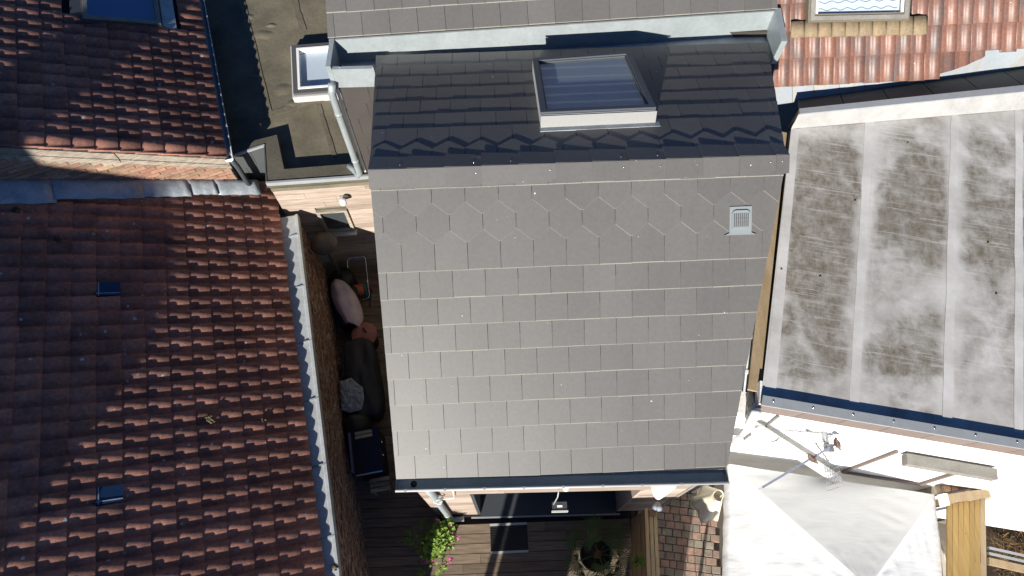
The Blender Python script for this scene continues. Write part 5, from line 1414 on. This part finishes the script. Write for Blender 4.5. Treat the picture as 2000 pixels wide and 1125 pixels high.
# hose reel
hr = W(706,590,0.0)
hz = thing('hose_reel', 'chrome framed hose reel with teal drum and orange hose', 'hose reel', hr)
lean = V3((-0.06,0.62,0.42)); wv2 = V3((0.155,0.03,0))
def rr_loop(o, a, b, r, n=5):
    """rounded rectangle loop on axes a,b"""
    pts = []; la, lb = a.length, b.length; ea, eb = a/la, b/lb
    for (sx_, sy_, a0) in ((1,1,0),(-1,1,90),(-1,-1,180),(1,-1,270)):
        for i in range(n+1):
            t = R(a0+90*i/n); pts.append(o+ea*(sx_*(la-r)+math.cos(t)*r)+eb*(sy_*(lb-r)+math.sin(t)*r))
    return pts
ctr = hr+V3((0,0.02,0.06))+lean*0.5
MB().tube(rr_loop(ctr+V3((0,0,0)), wv2, lean*0.5, 0.06), 0.011, 8, closed=True).build('frame', M['chrome'], hz)
dc = hr+V3((0.0,0.16,0.17)); axd = wv2.normalized()
for s_ in (-1, 1):
    MB().lathe(dc+axd*0.105*s_, [(0.13,-0.006),(0.135,0.0),(0.13,0.006)], 26, axd).build('drum_disc', M['teal'], hz)
    MB().beam(hr+V3((0.155*s_,-0.1,0.015)), hr+V3((0.155*s_,0.35,0.015)), 0.02, 0.02).build('foot', M['black'], hz)
    MB().tube([hr+V3((0.145*s_,0.05,0.02)), dc+axd*0.14*s_, ctr+axd*0.15*s_], 0.009, 6).build('strut', M['chrome'], hz)
hx = [dc+axd*(-0.085+0.17*i/150)+(V3((0,1,0))*math.cos(i*0.42*1.25)+V3((0,0,1))*math.sin(i*0.42*1.25))*(0.10+0.006*math.sin(i*0.9)) for i in range(151)]
MB().tube(hx, 0.010, 6).build('hose', M['hose'], hz)
lo = [dc+axd*-0.09+V3((0,0.02,-0.08)), hr+V3((-0.22,0.17,0.03)), hr+V3((-0.33,0.06,0.015)), hr+V3((-0.35,-0.1,0.013)), hr+V3((-0.26,-0.2,0.013)), hr+V3((-0.12,-0.19,0.013)), hr+V3((0.0,-0.1,0.03)), hr+V3((0.07,-0.0,0.12))]
sm = []
for i in range(len(lo)-1):
    p0, p1_, p2_, p3 = lo[max(0,i-1)], lo[i], lo[i+1], lo[min(len(lo)-1,i+2)]
    for k in range(6):
        t = k/6; sm.append(0.5*((2*p1_)+(p2_-p0)*t+(2*p0-5*p1_+4*p2_-p3)*t*t+(3*p1_-p0-3*p2_+p3)*t**3))
sm.append(lo[-1])
MB().tube(sm, 0.009, 6).build('loose_hose', M['hose'], hz)
MB().tube([dc+axd*0.11, dc+axd*0.20, dc+axd*0.20+V3((0,0.07,0.05)), dc+axd*0.27+V3((0,0.08,0.055))], 0.012, 6).build('crank_handle', M['red'], hz)
# black covered bench with sheet, red lid and sack
def puffy(o0, sx_, sy_, sz_, m_, name, seed, rot=0.0, n=14, lump=0.05, p_=3.0):
    """rounded lumpy body standing on o0"""
    vs_ = []; fs = []; nl = 26
    for i in range(n+1):
        th = math.pi*i/n
        for k in range(nl):
            ph_ = 2*math.pi*k/nl
            x, y, z = math.sin(th)*math.cos(ph_), math.sin(th)*math.sin(ph_), math.cos(th)
            f = (abs(x)**p_+abs(y)**p_+abs(z)**p_)**(-1/p_)
            q = V3((x*f*sx_, y*f*sy_, (z*f*0.5+0.5)*sz_)); q *= 1+lump*noise.noise(V3((x*2.4+seed, y*2.4, z*2.4)))
            c_, s_ = math.cos(rot), math.sin(rot); vs_.append(V3(o0)+V3((q.x*c_-q.y*s_, q.x*s_+q.y*c_, max(q.z,0.0))))
    for i in range(n):
        for k in range(nl): fs.append((i*nl+k, (i+1)*nl+k, (i+1)*nl+(k+1) % nl, i*nl+(k+1) % nl))
    return MB().add(vs_, fs, True).build(name, m_)
bc = W(685,735,0.55)
bench_c = V3((XW(bc.y)+0.40, bc.y, 0))
bo = puffy(bench_c, 0.26, 0.68, 0.62, M['black_cloth'], 'covered_bench', 3, rot=R(13), lump=0.10, p_=5, n=26)
tag(rebase(bo, bench_c), 'garden bench under a black cover along the brick wall', 'bench')
sh_c = W(687,772,0.65)
poly = [(664,745),(686,738),(697,748),(709,757),(711,778),(706,800),(683,806),(668,800),(665,770)]
cxy = (688,773); rings_ = 6; nb = 36; vs_ = [W(*cxy,0.69)]; fs = []
def edge_at(t):
    f = t*len(poly); i = int(f) % len(poly); q = f-int(f); (x0,y0),(x1,y1) = poly[i], poly[(i+1) % len(poly)]; return x0+(x1-x0)*q, y0+(y1-y0)*q
for r_ in range(1, rings_+1):
    for k in range(nb):
        ex0, ey0 = edge_at(k/nb); f = r_/rings_; x, y = cxy[0]+(ex0-cxy[0])*f, cxy[1]+(ey0-cxy[1])*f
        vs_.append(W(x, y, 0.675+0.03*noise.noise(V3((x*0.13,y*0.13,0)))+0.012*noise.noise(V3((x*0.4,y*0.4,5)))-0.03*f**4))
for k in range(nb):
    fs.append((0, 1+k, 1+(k+1) % nb))
    for r_ in range(rings_-1): fs.append((1+r_*nb+k, 1+(r_+1)*nb+k, 1+(r_+1)*nb+(k+1) % nb, 1+r_*nb+(k+1) % nb))
so_ = MB().add(vs_, fs, False).build('plastic_sheet', M['sheet']); mo = so_.modifiers.new('thick','SOLIDIFY'); mo.thickness = 0.004
tag(rebase(so_, W(687,772,0.66)), 'crumpled grey plastic sheet lying on the black bench cover', 'sheet')
rl = W(711,652,0.46); rlt = thing('round_lid', 'round faded red lid with black handle behind the covered bench', 'lid', flat(rl,0.0))
MB().lathe(flat(rl,0.0), [(0.17,0.0),(0.17,0.42)], 26).build('tub', M['black'], rlt)
MB().lathe(flat(rl,0.421), [(0.215,0.0),(0.22,0.012),(0.20,0.03),(0.10,0.045),(0.02,0.05)], 30).build('lid', M['redlid'], rlt)
MB().tube([flat(rl,0.44)+V3((-0.03,0.10,0)), flat(rl,0.50)+V3((-0.02,0.09,0)), flat(rl,0.50)+V3((0.03,0.03,0)), flat(rl,0.45)+V3((0.04,0.02,0))], 0.012, 6).build('handle', M['black'], rlt)
bx = W(668,612,0.0); bx = V3((max(bx.x+0.02, XW(bx.y)+0.30), bx.y, 0))
tag(rebase(puffy(bx, 0.20, 0.36, 0.42, M['black'], 'storage_tub', 9, rot=R(13), lump=0.02, p_=8), bx), 'black storage tub under the pale sack', 'tub')
# sack draped over it
vs_ = []; fs = []; nu, nv = 22, 16
for i in range(nu+1):
    for j in range(nv+1):
        s_, t = i/nu, j/nv-0.5
        wd_ = 0.08+0.20*math.sin(math.pi*min(1,s_*0.75+0.1))
        x = t*2*wd_; y = (s_-0.5)*0.86
        z = 0.56-0.9*max(0,abs(t)-0.22)**1.3+0.05*noise.noise(V3((x*6,y*5,1)))-0.25*max(0,s_-0.82)-0.2*max(0,0.12-s_)
        c_, q_ = math.cos(R(20)), math.sin(R(20)); vs_.append(V3((bx.x,bx.y,0))+V3((x*c_-(-y)*q_*-1, -x*q_+y*c_, z)))
for i in range(nu):
    for j in range(nv): fs.append((i*(nv+1)+j, (i+1)*(nv+1)+j, (i+1)*(nv+1)+j+1, i*(nv+1)+j+1))
so_ = MB().add(vs_, fs, True).build('sack', M['sack']); mo = so_.modifiers.new('thick','SOLIDIFY'); mo.thickness = 0.008
tag(rebase(so_, V3((bx.x,bx.y,0.42))), 'pale lilac fabric sack draped over the black tub by the heater', 'sack')
# round black kettle and the cabinet
kc = W(697,833,0.45); kc = V3((kc.x,kc.y,0))
kt = thing('kettle_grill', 'round black covered kettle grill behind the dark cabinet', 'grill', kc)
MB().lathe(kc+V3((0,0,0.25)), [(0.10,0.0),(0.22,0.08),(0.25,0.2),(0.22,0.32),(0.12,0.40),(0.02,0.42)], 28).build('bowl', M['black'], kt)
for k in range(3):
    t = k*2.094; MB().tube([kc+V3((math.cos(t)*0.2,math.sin(t)*0.2,0)), kc+V3((math.cos(t)*0.12,math.sin(t)*0.12,0.3))], 0.014, 6).build('leg', M['black'], kt)
cb0 = W(700,880,0.72); cb0 = V3((max(cb0.x, XW(cb0.y)+0.34), cb0.y, 0))
cab = thing('barbecue_cabinet', 'dark flat topped barbecue cabinet with open lid beside brick wall', 'cabinet', cb0)
cx_, sx2 = math.cos(R(11)), math.sin(R(11)); ea = V3((cx_,sx2,0)); eb = V3((-sx2,cx_,0))
MB().obox(cb0+V3((0,0,0.35)), ea*0.19, eb*0.31, (0,0,0.35)).build('body', M['black'], cab)
MB().obox(cb0+V3((0,0,0.72)), ea*0.21, eb*0.33, (0,0,0.014)).build('top', mat('black_steel', (0.012,0.016,0.024), 0.3, fine=0.05, metal=0.2), cab)
MB().obox(cb0-ea*0.225+V3((0,0,0.76)), ea*0.012, eb*0.30, (0,0,0.05)).build('side_rail', mat('blue_grey', (0.10,0.12,0.22), 0.5), cab)
MB().obox(cb0-eb*0.345+V3((0,0,0.72)), ea*0.2, eb*0.01, (0,0,0.014)).build('edge_bar', M['chrome'], cab)
for k in (-1, 1): MB().lathe(cb0+ea*0.21+eb*(0.1*k)+V3((0,0,0.66)), [(0.016,0),(0.018,0.02),(0.012,0.03)], 10, ea).build('knob', M['chrome'], cab)
for k in range(2): MB().obox(cb0+eb*(0.22+0.06*k)+ea*-0.02+V3((0,0,0.738)), ea*0.13, eb*0.022, (0,0,0.008)).build('slat', M['wood_grey'], cab)
st0 = cb0-eb*0.47+ea*0.09; stl = thing('slatted_stand', 'small grey slatted wooden stand in front of the dark cabinet', 'stand', st0)
for k in range(3): MB().obox(st0+eb*(0.07-0.075*k)+V3((0,0,0.40)), ea*0.15, eb*0.028, (0,0,0.012)).build('slat', M['wood_grey'], stl)
for sx_ in (-1, 1):
    for sy_ in (-1, 1): MB().obox(st0+ea*0.12*sx_+eb*0.08*sy_+V3((0,0,0.194)), ea*0.015, eb*0.015, (0,0,0.194)).build('leg', M['wood_grey'], stl)

# ================================================================== WALL LAMPS
def wl(fn, label, p, nrm):
    t = thing('wall_lamp', label, 'lamp', p)
    MB().obox(p+nrm*0.02, nrm.cross(V3((0,0,1)))*0.06, nrm*0.02, (0,0,0.03)).build('mount', M['galv'], t)
    MB().tube([p+nrm*0.03, p+nrm*0.12+V3((0,0,0.05))], 0.012, 8).build('arm', M['galv'], t)
    MB().lathe(p+nrm*0.14+V3((0,0,0.0)), [(0.03,0.0),(0.05,0.02),(0.05,0.09),(0.03,0.11)], 18).build('head', M['white_plastic'], t)
    return t
lp = FX.px(672,380); wl(None, 'small round white spotlight on the wood clad wall above the window', FX.P(lp[0], lp[1])+cn_*0.026, cn_)
lp = W(1284,957,2.55)
lc = ft(lp.x)+wn*0.03
wlm = MB(); sec = [(math.cos(math.pi*i/12)*0.08, math.sin(math.pi*i/12)*0.16) for i in range(13)]
wlm.prism([lc+wd*x+wn*y+V3((0,0,2.55)) for x, y in sec], (0,0,0.75))
tag(rebase(wlm.build('wall_housing', M['white_plastic']), lc+V3((0,0,2.55))), 'tall rounded white housing on the wood clad front wall near the fence', 'housing')
fl0 = ft(W(1092,962,2.9).x)+wn*0.03+V3((0,0,2.75))
fl = thing('floodlight', 'small silver framed floodlight on the wall below the gutter', 'lamp', fl0)
MB().tube([fl0+V3((0.0,0,0.35)), fl0+wn*0.16+V3((-0.03,0,0.28)), fl0+wn*0.22+V3((-0.07,0,0.10))], 0.008, 6).build('arm', M['galv'], fl)
MB().lathe(fl0+wn*0.08+V3((0.06,0,0.34)), [(0.02,0),(0.035,0.015),(0.035,0.05),(0.02,0.06)], 12).build('sensor', M['white_plastic'], fl)
flc = fl0+wn*0.24+V3((0,0,0.06))
MB().obox(flc, wd*0.085, wn*0.05, (0,0,0.03)).build('body', M['anthracite'], fl)
MB().obox(flc+wn*0.055, wd*0.095, wn*0.008, (0,0,0.04)).build('rim', M['light_frame'], fl)
MB().obox(flc+V3((0,0,0.033)), wd*0.03, wn*0.012, (0,0,0.004)).build('led', M['white_plastic'], fl)
cbl = MB(); k0 = ft(W(850,965,2.6).x)+wn*0.04+V3((0,0,2.3))
cbl.tube([k0+wd*(0.07*math.cos(i*0.7)*(1-i*0.008))+V3((0,0,0.13*math.sin(i*0.7)))+wn*(0.02+0.002*i) for i in range(36)], 0.006, 6)
cbl.tube([k0+wn*0.05+V3((0.05,0,0)), k0+wn*0.03+wd*0.2+V3((0,0,-0.1)), k0+wn*0.03+wd*0.25+V3((0,0,0.9))], 0.006, 6)
tag(rebase(cbl.build('cable_coil', M['white_plastic']), k0), 'coil of pale cable hanging on the front wall by the downpipe', 'cable')

# ================================================================== DOOR GRATE
gr0 = W(957,1024,0.012); gx = V3((math.cos(YAW),math.sin(YAW),0)); gy = V3((math.sin(YAW),-math.cos(YAW),0))
dm = thing('door_grate', 'black ribbed door mat grate with pale metal edges on the deck', 'mat', gr0+gx*0.28+gy*0.18)
for i in range(11): a = gr0+gy*(0.05+i*0.032); MB().beam(a, a+gx*0.57, 0.018, 0.016).build('rib', M['black'], dm)
for d_, m_ in ((0.0,'light_frame'),(0.40,'light_frame')): a = gr0+gy*(0.012+d_); MB().beam(a, a+gx*0.57, 0.035, 0.022).build('edge_bar', M[m_], dm)
MB().prism([gr0+gy*0.03+V3((0,0,-0.010)), gr0+gx*0.57+gy*0.03+V3((0,0,-0.010)), gr0+gx*0.57+gy*0.40+V3((0,0,-0.010)), gr0+gy*0.40+V3((0,0,-0.010))], (0,0,0.002)).build('tray', M['black'], dm)

# ================================================================== PLANTS
def leaf_fan(mb, c, nrm, r, n=7):
    nrm = nrm.normalized(); x = nrm.orthogonal().normalized(); y = nrm.cross(x); a0 = random.uniform(0,6.28)
    vs_ = [c-nrm*r*0.25]
    for k in range(n+1):
        t = a0+R(320)*k/n; rr = r*(1 if k % 2 else 0.82); vs_.append(c+(x*math.cos(t)+y*math.sin(t))*rr+nrm*random.uniform(-.15,.1)*r)
    mb.add(vs_, [(0,k,k+1) for k in range(1,n+1)])
pg = W(863,1052,0.35); gp = V3((pg.x,pg.y,0))
ger = thing('geranium_plant', 'bright green geranium with pink flowers in a pot below the downpipe', 'plant', gp)
MB().lathe(gp+V3((0.05,0.05,0.0)), [(0.10,0.0),(0.15,0.24),(0.165,0.25),(0.165,0.28),(0.14,0.28),(0.13,0.25)], 22).build('pot', M['terracotta'], ger)
mb = MB(); ms = MB(); mf = MB()
for i in range(62):
    a = random.uniform(0,6.28); rr = abs(random.gauss(0,0.19)); hh = 0.28+random.uniform(0.05,0.42)*(1-rr*0.9)
    tip = gp+V3((math.cos(a)*rr-0.04, math.sin(a)*rr*1.15-0.03, hh)); root = gp+V3((0.05,0.05,0.25))
    ms.tube([root, root.lerp(tip,0.5)+V3((0,0,0.06)), tip], [0.006,0.005,0.004], 5)
    for k in range(12):
        c = tip+V3((random.gauss(0,0.045),random.gauss(0,0.045),random.gauss(0,0.04)))
        leaf_fan(mb, c, V3((random.gauss(0,0.4),random.gauss(-0.2,0.4),1)), random.uniform(0.018,0.034))
for (dx, dy, dz) in ((-0.14,-0.33,0.3),(0.10,-0.33,0.35),(0.14,-0.28,0.3),(-0.04,0.22,0.62),(0.14,0.17,0.55),(0.24,0.02,0.3),(-0.24,-0.3,0.28),(0.05,-0.37,0.3)):
    c = gp+V3((dx,dy,dz)); ms.tube([gp+V3((0.03,0.03,0.35)), c.lerp(gp+V3((0,0,0.5)),0.4), c], 0.003, 4)
    mf = MB()
    for k in range(9): leaf_fan(mf, c+V3((random.gauss(0,0.02),random.gauss(0,0.016),random.gauss(0,0.015))), V3((random.gauss(0,.5),random.gauss(0,.5),1)), random.uniform(0.013,0.022), 5)
    mf.build('flower', M['pink'], ger)
mb.build('leaves', M['leaf'], ger); ms.build('stems', M['stem'], ger)
# fan palm
pp_ = W(1163,1084,0.3); pc_ = V3((pp_.x,pp_.y,0))
pal = thing('fan_palm', 'fan palm in a large round black pot on the deck', 'plant', pc_)
MB().lathe(pc_, [(0.16,0.0),(0.21,0.33),(0.235,0.345),(0.235,0.39),(0.205,0.39),(0.20,0.34)], 30).build('pot', M['black'], pal)
MB().lathe(pc_+V3((0,0,0.335)), [(0.2,0.0),(0.19,0.012),(0.05,0.02)], 24).build('soil', M['soil'], pal)
MB().tube([pc_+V3((0,0,0.34)), pc_+V3((0.01,0,0.52)), pc_+V3((0.0,0.01,0.68))], [0.06,0.055,0.04], 12).build('trunk', M['dry'], pal)
fans = [(100,0.42,0.85),(155,0.46,0.80),(48,0.44,0.8),(200,0.40,0.7),(-10,0.40,0.55),(-50,0.42,0.6),(240,0.45,0.6),(285,0.40,0.6),(125,0.2,0.95),(20,0.2,0.9),(-80,0.22,0.85)]
for (ad, rr, hh) in fans:
    a = R(ad); d = V3((math.cos(a),math.sin(a),0)); hub = pc_+d*rr*0.8+V3((0,0,hh)); fm = MB()
    fm.tube([pc_+V3((0,0,0.6)), pc_+d*rr*0.4+V3((0,0,0.55+hh*0.3)), hub], 0.006, 5)
    nl = 19
    for k in range(nl):
        t = R(-115+230*k/(nl-1)); sd_ = V3((-d.y,d.x,0)); dr = (d*math.cos(t)+sd_*math.sin(t)+V3((0,0,0.25*math.cos(t)))).normalized()
        l_ = random.uniform(0.20,0.27)*(0.8+0.2*math.cos(t)); pw_ = dr.cross(V3((0,0,1))).normalized()
        m1 = hub+dr*l_*0.5+V3((0,0,0.01)); tp = hub+dr*l_+V3((0,0,-0.05))
        fm.add([hub, m1+pw_*0.010, tp, m1-pw_*0.010, m1+V3((0,0,-0.006))], [(0,1,4),(0,4,3),(4,1,2),(3,4,2)])
    fm.build('frond', M['palm'], pal)
# small potted grass against the fence
sp = W(1257,1098,0.9); spc = V3((1.70, sp.y, 0)); spl = thing('balcony_plant', 'small green plant in a blue pot hung on the slatted fence', 'plant', spc+V3((0,0,1.0)))
MB().lathe(spc+V3((0.02,0,1.0)), [(0.04,0),(0.055,0.10),(0.05,0.10)], 16).build('pot', mat('blue_pot', (0.02,0.06,0.2), 0.4), spl)
mb = MB()
for i in range(60):
    a = random.uniform(0,6.28); l_ = random.uniform(0.08,0.17); d = V3((math.cos(a),math.sin(a),random.uniform(0.3,1.2))).normalized(); b_ = spc+V3((0.02,0,1.1)); s_ = d.cross(V3((0,0,1))).normalized()*0.007
    mb.add([b_, b_+d*l_*0.6+s_, b_+d*l_+V3((0,0,-.03)), b_+d*l_*0.6-s_], [(0,1,2,3)])
mb.build('leaves', M['leaf'], spl)
